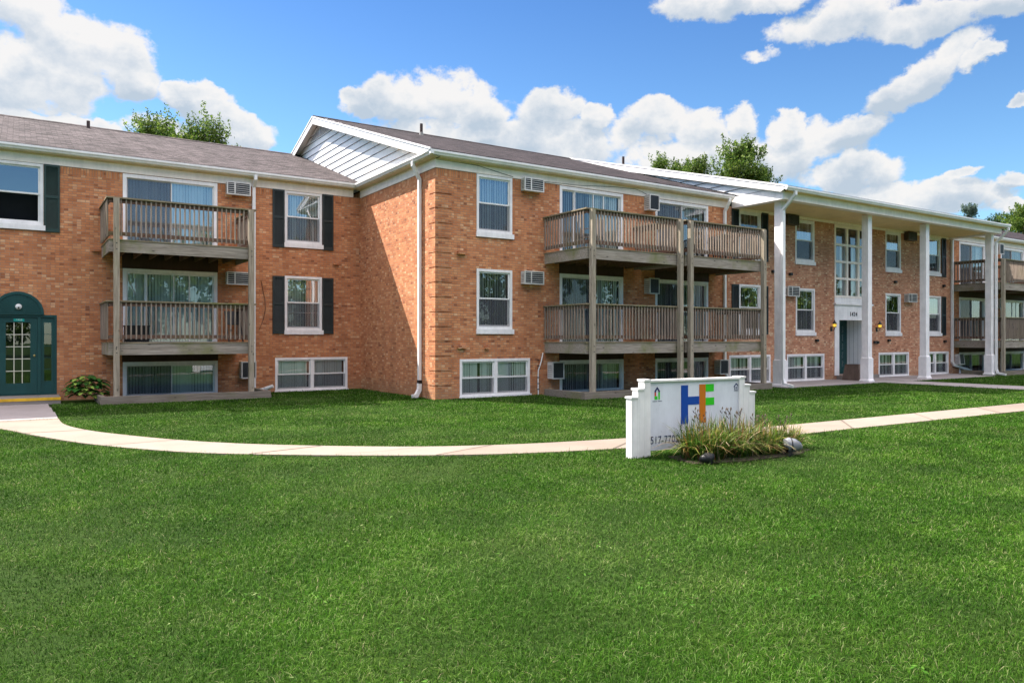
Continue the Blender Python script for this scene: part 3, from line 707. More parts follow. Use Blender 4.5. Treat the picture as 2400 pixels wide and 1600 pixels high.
# entrance
fr=MB().mat('door_green'); ring(fr,-0.90,0.86,0.17,2.31,YA-0.01,YA+0.12,0.05,0.06,0.02)
for x0,x1 in ((0.42,0.49),(-0.53,-0.46)): fr.box(x0,YA-0.005,0.192,x1,YA+0.115,2.249)
for x0,x1 in ((0.491,0.809),(-0.849,-0.531)):
    ring(fr,x0,x1,0.195,2.248,YA+0.03,YA+0.08,0.075,0.14,0.34)
fo=wput('door_frame',fr,A)
for a,b in ((0.566,0.734),(-0.774,-0.606)):
    mb=MB().mat('glass'); quadx(mb,a,b,0.535,2.108,YA+0.055); mb.mat('door_green')
    for k in range(1,5): z=0.535+1.573*k/5; mb.box(a,YA+0.045,z-.008,b,YA+0.054,z+.008)
    put('sidelight_pane',mb,fo)
dr=MB().mat('door_green'); x0,x1,z0,z1=-0.458,0.418,0.20,2.245
ring(dr,x0,x1,z0,z1,YA+0.03,YA+0.075,0.165,0.135,0.29)
do=wput('door',dr,A,'green entrance door with a glazed grid')
mb=MB().mat('glass'); quadx(mb,x0+.165,x1-.165,z0+.29,z1-.135,YA+0.060); put('pane',mb,do)
mb=MB().mat('muntin_cream'); gx0,gx1,gz0,gz1=x0+.165,x1-.165,z0+.29,z1-.135
for k in (1,2): x=gx0+(gx1-gx0)*k/3; mb.box(x-.009,YA+.048,gz0,x+.009,YA+.058,gz1)
for k in range(1,5):
    z=gz0+(gz1-gz0)*k/5; mb.box(gx0,YA+.044,z-.009,gx1,YA+.0475,z+.009)
put('muntins',mb,do)
mb=MB().mat('brass'); mb.tube([(0.345,YA+.03,1.22),(0.345,YA-.01,1.22),(0.345,YA-.03,1.22),(0.345,YA-.04,1.22)],[.012,.012,.03,.018],10); put('door_knob',mb,do)
mb=MB().mat('teal_plate'); mb.box(-0.12,YA+.022,2.135,0.12,YA+.029,2.205); put('number_plate',mb,do)
o=put('lettering',text_mesh('1428',0.062,'paper_white',0.001,1.1),do,(0,YA+.0205,2.147),(R(90),0,0))
arch=MB().mat('door_green'); cx,cz,ra=-0.02,2.335,0.545
n=28; pts=[(cx+ra*math.cos(math.pi*k/n),cz+ra*math.sin(math.pi*k/n)) for k in range(n+1)]
arch.prism(pts,'y',YA-0.03,YA-0.001)
out_=[(cx+(ra+.04)*math.cos(math.pi*k/n),cz+(ra+.04)*math.sin(math.pi*k/n)) for k in range(n+1)]+[(cx+(ra-.03)*math.cos(math.pi*k/n),cz+(ra-.03)*math.sin(math.pi*k/n)) for k in range(n,-1,-1)]
for k in range(n):
    a,b,c,d=out_[k],out_[k+1],out_[2*n-k],out_[2*n+1-k]
    arch.prism([a,b,c,d],'y',YA-0.06,YA-0.031)
for k in range(1,18):
    a=math.pi*k/18; u=Vector((math.cos(a),math.sin(a))); nrm=Vector((-u.y,u.x))*0.011
    r0,r1=0.13,ra-.035; arch.prism([(cx+u.x*r0-nrm.x,cz+u.y*r0-nrm.y),(cx+u.x*r1-nrm.x*1.6,cz+u.y*r1-nrm.y*1.6),(cx+u.x*r1+nrm.x*1.6,cz+u.y*r1+nrm.y*1.6),(cx+u.x*r0+nrm.x,cz+u.y*r0+nrm.y)],'y',YA-0.045,YA-0.0305)
arch.box(cx-ra-.04,YA-0.055,2.312,cx+ra+.04,YA-0.002,2.334)
ao=wput('door_arch',arch,A,'green fanlight arch with radiating ribs')
mb=MB().mat('paper_white'); mb.tube([(cx+.01,YA-.046,2.52),(cx+.01,YA-.09,2.52),(cx+.01,YA-.12,2.52),(cx+.01,YA-.135,2.52)],[.075,.075,.055,.02],16); mb.mat('black_plastic'); mb.tube([(cx+.01,YA-.125,2.495),(cx+.01,YA-.145,2.49)],.022,10); put('dome_camera',mb,ao)
st=MB().mat('concrete_step'); st.box(-1.0,22.58,-0.05,0.90,YA-0.001,0.165); st.mat('yellow_paint'); st.box(-1.003,22.565,0.10,0.903,22.60,0.172)
wput('door_step',st,A,'concrete doorstep with a yellow nosing')
rb=MB().mat('brick_tan')

# ================================================================== BUILDING B : projecting middle block
B=thing('apartment_building',(15.5,YB,0),'projecting middle block with white side gable and two side-by-side balconies on each floor','building','adjoining brick apartment blocks')
BX1=21.45
opsB=[(10.88,12.09,4.58,6.37),(10.88,12.09,1.81,3.67),(10.33,12.72,0.0,1.10),(13.83,16.40,4.22,6.36),(13.83,16.40,1.50,3.67),(13.83,16.42,0.0,1.01),
      (17.83,20.39,4.22,6.36),(17.83,20.39,1.50,3.67),(17.83,20.39,0.0,1.01)]
w=MB().mat('brick_orange'); wall_face(w,YB,XC,BX1,-0.1,6.39,opsB)
w.poly([(XC,YB,-.1),(XC,YA,-.1),(XC,YA,6.40),(XC,YB,6.40)][::-1])
w.poly([(XC,YA,6.0),(XC,37.2,6.0),(XC,37.2,6.6),(XC,YA,6.6)]); w.poly([(XC,37.2,-.1),(XC,37.2,6.4),(BX1,37.2,6.4),(BX1,37.2,-.1)])
wput('wall',w,B); rooms(B,opsB,YB)
# quoins: six-course blocks standing a little proud at the corner
qn=MB().mat('brick_orange'); z=-0.02; k=0
while z<6.1:
    z1=min(z+0.396,6.12)
    qn.prism([(XC-0.042,YB-0.042),(XC+0.49,YB-0.042),(XC+0.49,YB-0.001),(XC-0.001,YB-0.001),(XC-0.001,YB+0.40),(XC-0.042,YB+0.40)],'z',z,z1-0.014); z+=0.408; k+=1
wput('quoins',qn,B)
eaves_x(B,XC-0.02,BX1,YB,EB)
t=MB().mat('warm_bounce_trim'); t.box(XC-0.025,YB,6.38,XC-0.001,YA-0.03,6.632); t.mat('soffit'); t.box(XC-0.05,YB,6.60,XC-0.0255,YA-0.05,6.634)
wput('frieze',t,B)
s=MB().mat('soffit'); s.box(XC-0.22,EB+0.10,6.637,XC-0.001,YA,6.653); s.mat('warm_bounce_trim'); s.box(XC-0.219,EB+0.101,6.654,XC-0.195,YA-0.02,6.80)
wput('soffit',s,B)
gt=MB(); gutter_x(gt,XC-0.22,BX1-0.02,EB,GT)
gt.mat('white_metal'); gutter_y(gt,EB+0.10,EA+0.09,XC-0.32,GT)
gt.box(XC-0.318,EB+0.002,GT-0.12,XC-0.2205,EB+0.0995,GT-0.001)
wput('gutter',gt,B)
rf=MB().mat('shingle_dark'); roof_slab(rf,XC-0.30,BX1,EB+0.03,GT+0.03,RB,ZRB); roof_slab(rf,XC-0.30,BX1,2*RB-EB,GT+0.03,RB,ZRB)
rfo=wput('roof',rf,B)
cap=MB().mat('shingle_dark'); cap.prism([(RB-0.16,ZRB-0.035),(RB,ZRB+0.04),(RB+0.16,ZRB-0.035)],'x',XC-0.31,BX1+0.1); put('ridge_cap',cap,rfo)
vp=MB().mat('vent_pipe'); vp.tube([(13.36,26.9,9.6),(13.36,26.9,10.2)],0.06,12); vp.mat('lead_boot'); vp.tube([(13.36,26.9,9.70),(13.36,26.9,9.86)],[.11,.07],12); put('vent_pipe',vp,rfo)
# side gable with horizontal siding, rake boards and louvre
sl_=(ZRB-GT)/(RB-EB)
gs=MB().mat('white_siding'); z=6.62
def yr(zz): return EB+(zz-GT)/sl_      # where the front slope reaches height zz
k=0
while z<ZRB-0.12:
    z1=min(z+0.243,ZRB-0.10); y0=max(yr(z),EB+0.05); y0t=max(yr(z1),EB+0.05); 
    yb,ybt=2*RB-y0,2*RB-y0t
    gs.mat('white_siding'); gs.poly([(XC-0.030,yb,z+0.012),(XC-0.030,y0,z+0.012),(XC-0.004,y0t,z1),(XC-0.004,ybt,z1)])
    gs.mat('vent_pipe'); gs.poly([(XC-0.029,yb,z+0.012),(XC-0.003,yb,z-0.001),(XC-0.003,y0,z-0.001),(XC-0.029,y0,z+0.012)])
    
    z=z1
wput('gable_siding',gs,B,'white horizontal siding')
rk=MB().mat('white_trim'); X0=XC-0.33
for sgn in (1,-1):
    ye=EB if sgn==1 else 2*RB-EB
    rk.prism([(ye,GT-0.02),(RB,ZRB-0.05),(RB,ZRB-0.29),(ye+sgn*0.55,GT-0.065)],'x',X0,X0+0.025)
    rk.prism([(ye,GT+0.03),(RB,ZRB-0.001),(RB,ZRB-0.05),(ye,GT-0.019)],'x',X0-0.02,X0+0.024)
rk.mat('warm_bounce_trim')
for sgn in (1,-1):
    ye=EB if sgn==1 else 2*RB-EB
    rk.prism([(ye+sgn*.3,GT+0.02),(RB,ZRB-0.10),(RB,ZRB-0.12),(ye+sgn*.3,GT)],'x',X0+0.026,XC-0.034)
rk.mat('shingle_dark'); 
wput('rake_board',rk,B)
vt=MB().mat('lamp_metal'); zb=9.36; hw=(ZRB-0.30-zb)/sl_
vt.poly([(XC-0.040,RB+hw,zb),(XC-0.040,RB-hw,zb),(XC-0.040,RB,ZRB-0.30)])
vt.mat('white_trim')
for i in range(9):
    z=zb+i*0.045; h2=(ZRB-0.30-z)/sl_
    if h2>0.05: vt.box(XC-0.060,RB-h2,z,XC-0.041,RB+h2,z+0.012)
vt.box(XC-0.066,RB-0.02,zb,XC-0.0605,RB+0.02,ZRB-0.30)
wput('gable_vent',vt,B)
add_window(B,10.88,YB,4.58,seed=8,blind='blind_grey',label='tall window left of the upper balconies')
add_window(B,10.88,YB,1.81,h=1.86,seed=9,blind='blind_dark',label='tall window left of the lower balconies',glassm='glass')
add_pair(B,10.33,YB,0.03,w=2.39,h=1.07,seed=3)
add_slider(B,13.83,YB,4.22,w=2.57,h=2.14,style=1,seed=21,blind='blind_dark',blind2='blind_pale')
add_slider(B,17.83,YB,4.22,w=2.56,h=2.14,style=0,seed=23,blind='blind_grey')
add_slider(B,13.83,YB,1.50,w=2.57,h=2.17,style=0,seed=25,blind='blind_grey',blind2='blind_pale')
add_slider(B,17.83,YB,1.50,w=2.56,h=2.17,style=0,seed=27,blind='blind_dark',blind2='blind_grey')
add_slider(B,13.83,YB,0.0,w=2.59,h=1.01,seed=29,name='window',blind='blind_grey')
add_slider(B,17.83,YB,0.0,w=2.56,h=1.01,seed=31,name='window',blind='blind_dark')
for a,b in ((13.81,16.42),(17.81,20.41)): panel(B,a,b,YB,3.675,4.21); panel(B,a,b,YB,1.015,1.49)
add_ac(B,12.40,YB,6.04,label='air conditioner beside the upper tall window'); add_ac(B,12.40,YB,3.29,label='air conditioner beside the lower tall window')
for z in (5.92,3.16): add_ac(B,17.33,YB,z,'tall')
add_ac(B,13.37,YB,0.47,'tall'); add_ac(B,20.72,YB,0.42,'tall')
for x in (13.26,17.17):
    for z in (3.92,1.25): add_balcony(B,x,YB,z)
add_posts(B,(13.33,16.77,17.21,20.66),YB)
ds=MB().mat('white_metal'); ds.sweep([(21.2,EB+0.05,6.68),(21.2,EB+0.05,6.56),(21.2,YB-0.06,6.25),(21.2,YB-0.06,0.55),(21.2,YB-0.13,0.40)],0.10,0.08,(1,0,0))
ds.sweep([(21.2,YB-0.13,0.42),(21.25,YB-0.13,0.30),(21.75,YB-0.13,0.12)],0.08,0.10,(0,1,0)); wput('downspout',ds,B)
ds=MB().mat('white_metal'); Xd=XC-0.065; Yd=19.28
ds.sweep([(XC-0.27,Yd,6.68),(XC-0.27,Yd,6.56),(Xd,Yd,6.20),(Xd,Yd,0.50)],0.10,0.08,(0,1,0)); ds.mat('black_plastic'); ds.box(Xd-0.05,Yd-0.06,0.40,Xd+0.05,Yd+0.06,0.50)
ds.mat('white_metal'); ds.sweep([(Xd,Yd,0.41),(Xd-0.01,Yd,0.22),(Xd-0.10,Yd,0.06),(Xd-0.22,Yd,0.04)],0.12,0.10,(0,1,0)); wput('downspout',ds,B)
for x,z,ww in ((10.25,4.04,0.26),(10.25,1.40,0.28),(11.14,1.38,0.13)):
    mb=MB().mat('brick_orange'); mb.box(x,YB-0.10,z,x+ww,YB-0.001,z+0.075); wput('brick_corbel',mb,B)
cb=MB().mat('black_plastic')
cb.tube([(XC,YB-.032,6.60),(10.3,YB-.032,6.60),(10.9,YB-.032,6.59),(11.5,YB-.032,6.50),(12.1,YB-.032,6.41)],0.007,5)
cb.tube([(13.2,YB-.035,6.40),(14.6,YB-.035,6.44),(16.0,YB-.035,6.55),(16.9,YB-.035,6.58),(17.2,YB-.035,6.52),(17.5,YB-.035,6.42)],0.006,5); wput('cable',cb,B)
cd=MB().mat('white_metal')
P=[(13.16,YB-0.06,1.25),(13.10,YB-.06,1.0),(12.99,YB-.06,0.72),(12.98,YB-.06,0.4),(12.99,YB-.06,0.0)]
cd.tube(P,0.018,8); cd.mat('lamp_metal')
for a in (0.15,0.32,0.50,0.85,1.02): cd.box(12.965,YB-.083,a,13.02,YB-.037,a+0.03)
wput('conduit',cd,B)

# ================================================================== BUILDING C : portico block
Cb=thing('apartment_building',(29.2,YB,0),'block with tall white-columned portico over entrance 1424','building','adjoining brick apartment blocks')
CX0,CX1=21.45,37.30
opsC=[(22.03,23.24,4.58,6.37),(22.03,23.24,1.81,3.67),(21.50,23.80,0.0,1.06),(25.30,26.51,4.58,6.34),(25.33,26.54,1.79,3.65),(24.78,27.16,0.0,1.06),
      (27.84,30.44,3.36,6.35),(27.84,30.44,0.17,3.35),(31.55,32.76,4.58,6.36),(31.55,32.76,1.79,3.65),(31.02,33.42,0.0,1.06),(34.92,36.12,4.58,6.36),(34.97,36.18,1.79,3.65),(34.52,36.87,0.0,1.06)]
w=MB().mat('brick_tan'); wall_face(w,YB,CX0,CX1,-0.1,6.47,opsC)
w.poly([(CX0,37.2,-.1),(CX0,37.2,6.4),(CX1,37.2,6.4),(CX1,37.2,-.1)])
w.poly([(CX0,YB,-.1),(CX0,YB,6.4),(CX0,37.2,6.4),(CX0,37.2,-.1)]); wput('wall',w,Cb); rooms(Cb,[o for o in opsC if not(o[2]==0.17)],YB,1.0)
PX0,PX1,PY=21.48,37.34,15.90
rslope=(ZRB-0.005-GT)/(RB-PY)
rf=MB().mat('shingle_dark'); roof_slab(rf,PX0,PX1,PY+0.03,GT+0.02,RB,ZRB+.045); roof_slab(rf,PX0,PX1,2*RB-PY,GT+0.02,RB,ZRB+.045)
rfo=wput('roof',rf,Cb)
for px,py_,h in ((24.35,RB-0.5,0.55),(25.35,RB+.4,0.40)):
    vp=MB().mat('vent_pipe'); vp.tube([(px,py_,9.8),(px,py_,10.05+h*0.7)],0.06,10); put('vent_pipe',vp,rfo)
# portico: front beam, side beams, ceiling, soffit
bm=MB().mat('warm_bounce_trim'); bm.box(21.70,16.20,6.40,37.12,16.48,6.655)
bm.mat('white_trim')
for x0,x1 in ((21.605,21.95),(36.87,37.215)): bm.box(x0,16.481,6.40,x1,YB-0.03,6.80)
bm.box(21.604,16.195,6.398,21.699,16.480,6.80)
wput('portico_beam',bm,Cb)
ce=MB().mat('ceiling_bounce_tint'); ce.box(21.951,16.481,6.46,36.869,YB-0.001,6.48); ce.box(21.70,PY+0.13,6.658,37.12,16.25,6.672); wput('portico_ceiling',ce,Cb,'portico ceiling with yellow bounce light in its colour')
fz=MB().mat('warm_bounce_trim'); fz.box(21.951,YB-0.02,6.36,36.869,YB-0.001,6.459); wput('frieze',fz,Cb)
# gable siding of the portico roof above the main slope, both ends
for nm,X,s in (('gable_siding',21.63,1),('gable_siding',37.19,-1)):
    gs=MB().mat('white_siding')
    zz=6.80; 
    def yp(z): return PY+(z-GT-0.02)/rslope
    def ym(z): return EB+(z-GT-0.03)/sl_
    while zz<ZRB-0.02:
        z1=min(zz+0.243,ZRB-0.01); a0,a1=max(yp(zz),16.2),max(yp(z1),16.2); b0,b1=ym(zz)+0.02,ym(z1)+0.02
        gs.mat('white_siding'); gs.poly([(X-s*0.024,b0,zz+.012),(X-s*0.024,a0,zz+.012),(X,a1,z1),(X,b1,z1)])
        gs.mat('vent_pipe'); gs.box(X-s*0.027,a0,zz-0.004,X-s*0.022,b0,zz+0.011)
        zz=z1
    wput(nm,gs,Cb,'white horizontal siding')
for X,dx in ((PX0,0.025),(PX1-0.025,0.025)):
    rk=MB().mat('white_trim')
    rk.prism([(PY+0.02,GT-0.03),(RB,ZRB-0.01),(RB,ZRB-0.25),(PY+0.30,GT-0.16)],'x',X,X+dx)
    rk.prism([(PY+0.02,GT+0.028),(RB,ZRB+.052),(RB,ZRB-.009),(PY+0.02,GT-0.029)],'x',X-0.018,X+dx-0.004)
    if X==PX0: rk.mat('warm_bounce_trim'); rk.prism([(PY+.3,GT-0.02),(RB,ZRB-0.08),(RB,ZRB-0.10),(PY+.3,GT-0.04)],'x',PX0+0.026,21.60)
    wput('rake_board',rk,Cb)
gt=MB(); gutter_x(gt,PX0-0.01,PX1+0.02,PY,GT); gt.mat('warm_bounce_trim'); gt.box(PX0+0.03,PY+0.101,6.67,PX1-0.03,PY+0.125,6.80); wput('gutter',gt,Cb)
def column_mesh():
    mb=MB().mat('column_paint'); mb.box(-0.13,-0.13,0.94,0.13,0.13,6.399)
    mb.box(-0.165,-0.165,0.10,0.165,0.165,0.90); mb.prism([(-0.165,0.90),(0.165,0.90),(0.13,0.94),(-0.13,0.94)],'x',-0.13,0.13)
    mb.prism([(-0.165,0.90),(0.165,0.90),(0.13,0.94),(-0.13,0.94)],'y',-0.131,0.131)
    mb.box(-0.20,-0.20,0.0,0.20,0.20,0.055); mb.prism([(-0.20,0.056),(0.20,0.056),(0.165,0.10),(-0.165,0.10)],'y',-0.165,0.165); mb.prism([(-0.20,0.056),(0.20,0.056),(0.165,0.10),(-0.165,0.10)],'x',-0.166,0.166)
    return mb.mesh('portico_column')
CM=column_mesh(); l=Cb.location
for x in (22.09,27.33,31.50,37.06):
    put('portico_column',CM,Cb,(x-l.x,16.68-l.y,0.022-l.z))
# windows
add_window(Cb,22.03,YB,4.58,seed=31,blind='blind_dark',glassm='glass'); add_window(Cb,22.03,YB,1.81,h=1.86,seed=33,blind='blind_dark')
add_window(Cb,25.30,YB,4.58,h=1.76,seed=35,blind='curtain_white',frac=0.42); add_window(Cb,25.33,YB,1.79,h=1.86,seed=37,blind='blind_grey')
add_window(Cb,31.55,YB,4.58,h=1.78,seed=39,blind='curtain_white',frac=0.55); add_window(Cb,31.55,YB,1.79,h=1.86,seed=41,blind='blind_pale',gap=(.3,.42))
add_window(Cb,34.92,YB,4.58,w=1.20,h=1.78,seed=43,blind='blind_grey'); add_window(Cb,34.97,YB,1.79,h=1.86,seed=45,blind='blind_dark')
add_pair(Cb,21.50,YB,0.01,w=2.30,seed=51); add_pair(Cb,24.78,YB,0.01,seed=52); add_pair(Cb,31.02,YB,0.01,w=2.40,seed=54); add_pair(Cb,34.52,YB,0.01,w=2.35,seed=55)
for x in (21.62,23.27): 
    for z in (4.57,1.83): add_shutter(Cb,x,YB,z)
for z in (4.57,1.83): add_shutter(Cb,36.22,YB,z); add_shutter(Cb,34.50,YB,z)
add_ac(Cb,24.56,YB,6.06,body='ac_brown',label='brown air conditioner'); add_ac(Cb,24.60,YB,3.31)
add_ac(Cb,33.02,YB,6.06,body='ac_brown',label='brown air conditioner'); add_ac(Cb,33.04,YB,3.30)
for x,z in ((23.85,4.17),(24.9,4.12),(26.55,1.55),(32.2,4.12),(31.7,1.55),(36.3,4.1),(36.4,1.5)):
    mb=MB().mat('black_plastic'); mb.box(x,YB-0.09,z,x+0.15,YB-0.001,z+0.10); wput('wall_vent',mb,Cb)
# stair window: three by four lights
sw=MB().mat('warm_bounce_trim'); x0,x1,z0,z1=27.84,30.44,3.36,6.35
ring(sw,x0,x1,z0,z1,YB-0.02,YB+0.10,0.09,0.12,0.09)
cw=(x1-x0-0.18)/3; chh=(z1-z0-0.21)/4
for k in (1,2): x=x0+0.09+cw*k; sw.box(x-0.06,YB-0.012,z0+.09,x+0.06,YB+0.08,z1-.12)
for k in (1,2,3):
    z=z0+0.09+chh*k
    for c in range(3): sw.box(x0+.09+cw*c+(0.061 if c else 0),YB-0.006,z-0.045,x0+.09+cw*(c+1)-(0.061 if c<2 else 0),YB+0.075,z+0.045)
swo=wput('stair_window',sw,Cb,'tall stair window of twelve lights with white curtains')
for c in range(3):
    for k in range(4):
        mb=MB().mat('glass'); a=x0+.09+cw*c+(0.062 if c else 0); b=x0+.09+cw*(c+1)-(0.062 if c<2 else 0)
        quadx(mb,a,b,z0+.09+chh*k+(.046 if k else 0),z0+.09+chh*(k+1)-(.046 if k<3 else 0),YB+0.05); put('pane',mb,swo)
cu=MB().mat('curtain_white'); rnd=random.Random(3)
for c in range(3):
    for a,b,zt in ((x0+.1+cw*c,x0+.1+cw*c+0.26,5.5),(x0+.1+cw*(c+1)-0.24,x0+.1+cw*(c+1)-.02,5.6)):
        n=7
        for i in range(n):
            xa=a+(b-a)*i/n; xb=a+(b-a)*(i+1)/n; y_=YB+0.18+(0.03 if i%2 else 0.0); y2=YB+0.18+(0.03 if (i+1)%2 else 0.0)
            cu.poly([(xa,y_,3.4),(xb,y2,3.4),(xb,y2,zt),(xa,y_,zt)])
put('curtain',cu,swo)
# entrance 1424 : surround, cornice, recess, door
en=MB().mat('white_trim'); en.box(27.84,YB-0.03,2.462,30.44,YB+0.10,3.06); en.box(27.80,YB-0.10,3.062,30.48,YB+0.10,3.14); en.box(27.84,YB-0.03,3.142,30.44,YB+0.10,3.352)
en.box(27.84,YB-0.03,0.17,28.14,YB+0.10,2.461); en.box(30.14,YB-0.03,0.17,30.44,YB+0.10,2.461)
en.box(28.14,YB-0.035,2.44,30.14,YB-0.0305,2.475)
eo=wput('entrance_surround',en,Cb,'white entrance surround with house number')
rc=MB().mat('white_siding'); y1=YB+0.95
rc.box(30.141,YB+0.101,0.16,30.18,y1,2.50); rc.box(28.10,YB+0.101,0.16,28.139,y1,2.50); rc.box(28.10,YB+.101,2.462,30.18,y1,2.50); rc.mat('interior_dark'); rc.box(28.10,y1+.05,0.16,30.18,y1+.08,2.5)
x=YB+0.2
rc.mat('vent_pipe')
while x<y1: rc.box(30.138,x,0.17,30.1405,x+0.008,2.455); x+=0.2
put('porch_recess',rc,eo)
dd=MB().mat('door_green'); dd.box(28.141,y1-0.04,0.175,30.139,y1+.04,2.46)
do=wput('door',dd,Cb,'dark green recessed double door'); mb=MB().mat('glass')
for xx in (28.5,29.75):
    for k in range(5): quadx(mb,xx,xx+0.10,0.45+k*0.37,0.74+k*0.37,y1-0.044)
put('pane',mb,do)
mb=MB().mat('brass'); mb.tube([(29.10,y1-.04,1.2),(29.10,y1-.10,1.2)],[.03,.02],8); put('door_knob',mb,do)
put('lettering',text_mesh('1424',0.25,'lamp_metal',0.008,1.0),eo,(29.12,YB-0.039,2.56),(R(90),0,0))
stp=MB().mat('concrete_step'); stp.box(28.0,YB-0.35,0.021,30.5,y1+0.05,0.165); wput('door_step',stp,Cb)
for x in (27.62,30.86):
    lm=MB().mat('lamp_metal'); lm.box(x-0.045,YB-0.03,1.98,x+0.045,YB-0.001,2.16); lm.tube([(x,YB-.03,2.02),(x,YB-.10,2.0),(x,YB-.16,2.05),(x,YB-.16,2.12)],0.012,6)
    lm.tube([(x,YB-.16,2.12),(x,YB-.16,2.15)],[.05,.075],8); lm.tube([(x,YB-.16,2.27),(x,YB-.16,2.34),(x,YB-.16,2.40),(x,YB-.16,2.44)],[.10,.05,.02,.006],8)
    for k in range(6):
        an=math.pi*k/3; lm.tube([(x+.07*math.cos(an),YB-.16+.07*math.sin(an),2.14),(x+.09*math.cos(an),YB-.16+.09*math.sin(an),2.275)],0.006,4)
    lo=wput('wall_lamp',lm,Cb,'lit black coach lamp'); gl=MB().mat('lamp_glow'); gl.tube([(x,YB-.16,2.155),(x,YB-.16,2.265)],[.06,.078],10); put('lamp_glass',gl,lo)
mb=MB().mat('black_plastic'); mb.box(30.62,YB-0.08,1.47,30.80,YB-0.001,1.58); mb.box(30.86,YB-0.08,1.46,30.97,YB-0.001,1.57); wput('intercom',mb,Cb)
for pts,_ in (([(21.96,PY+.06,6.66),(21.96,PY+.06,6.55),(21.96,16.46,6.10),(21.96,16.46,0.30),(21.96,16.40,0.12),(21.96,16.05,0.05)],0),([(37.20,PY+.06,6.66),(37.20,PY+.06,6.55),(37.20,16.46,6.05),(37.20,16.46,0.30),(37.20,16.40,0.12),(37.20,16.05,0.05)],0)):
    ds=MB().mat('white_metal'); ds.sweep(pts,0.10,0.085,(1,0,0)); wput('downspout',ds,Cb)
ds=MB().mat('white_metal'); ds.sweep([(37.08,YB-.07,6.36),(37.08,YB-.07,0.58),(37.22,YB-.07,0.42),(38.9,YB-.07,0.10)],0.09,0.11,(0,1,0)); wput('downspout',ds,Cb,'long kinked downspout')

# ================================================================== BUILDING D : far right wing
D=thing('apartment_building',(48,YB,0),'far right wing seen beyond the last white column, with dark wooden balconies','building','adjoining brick apartment blocks')
DX1=66.0
opsD=[]
for x in (37.87,42.04): opsD+= [(x,x+2.56,4.22,6.36),(x,x+2.56,1.50,3.67),(x,x+2.56,0.0,1.01)]
for x in (49.0,53.0): opsD+=[(x,x+1.21,4.58,6.37),(x,x+1.21,1.81,3.67)]
w=MB().mat('brick_orange'); wall_face(w,YB,CX1,DX1,-0.1,6.39,opsD); w.poly([(DX1,YB,-.1),(DX1,37.2,-.1),(DX1,37.2,6.39),(DX1,YB,6.39)])
w.poly([(CX1,37.2,-.1),(CX1,37.2,6.4),(DX1,37.2,6.4),(DX1,37.2,-.1)])
wput('wall',w,D); rooms(D,opsD,YB)
eaves_x(D,CX1+0.01,DX1,YB,EB); gt=MB(); gutter_x(gt,PX1+0.03,DX1,EB,GT); wput('gutter',gt,D)
rf=MB().mat('shingle_dark'); roof_slab(rf,PX1-0.26,DX1+.3,EB+0.03,GT+0.03,RB,ZRB); roof_slab(rf,PX1-0.26,DX1+.3,2*RB-EB,GT+0.03,RB,ZRB); wput('roof',rf,D)
sd=60
for x in (37.87,42.04):
    add_slider(D,x,YB,4.22,w=2.56,h=2.14,seed=sd,blind='blind_grey',blind2='curtain_white'); add_slider(D,x,YB,1.50,w=2.56,h=2.17,seed=sd+1,blind='blind_dark',blind2='blind_pale',style=1 if x>40 else 0)
    add_slider(D,x,YB,0.0,w=2.56,h=1.01,seed=sd+2,name='window',blind='blind_dark'); sd+=5
    panel(D,x-.02,x+2.58,YB,3.675,4.21); panel(D,x-.02,x+2.58,YB,1.015,1.49)
for x in (49.0,53.0): add_window(D,x,YB,4.58,seed=sd); add_window(D,x,YB,1.81,h=1.86,seed=sd+1)
for x in (37.35,41.25):
    for z in (3.92,1.25): add_balcony(D,x,YB,z)
add_posts(D,(37.42,40.86,41.32,44.76),YB)
add_ac(D,37.42,YB,0.42,'tall',rot=(R(-6),0,0)); add_ac(D,41.35,YB,5.95,'tall'); add_ac(D,41.35,YB,3.2,'tall')

# ================================================================== planter timbers at the balcony feet
def timber(name,x0,x1,Y,label,grp='landscape timbers under the balconies'):
    r=thing(name,((x0+x1)/2,Y,0),label,'timber edging',grp)
    mb=MB().mat('wood_timber'); mb.box(x0,Y,-0.03,x1,Y+0.14,0.085); mb.box(x0+0.01,Y+0.004,0.088,x1-0.01,Y+0.136,0.195)
    mb.box(x0,Y+0.142,-0.03,x0+0.14,Y+1.9,0.09); mb.box(x0+.005,Y+0.145,0.093,x0+0.135,Y+1.9,0.19); mb.box(x1-.14,Y+0.142,-0.03,x1,Y+1.9,0.09); mb.box(x1-.135,Y+.145,0.093,x1-.005,Y+1.9,0.19)
    wput('timber',mb,r); mb=MB().mat('soil'); mb.box(x0+.141,Y+.141,-0.03,x1-.141,Y+1.95,0.05); wput('soil',mb,r)
timber('timber_edging',1.72,6.0,21.60,'weathered timber edging under the balcony right of the green door')
timber('timber_edging',13.0,21.0,16.15,'long timber edging under the double balconies of the middle block')
timber('timber_edging',37.3,45.4,16.15,'timber edging under the far right balconies')

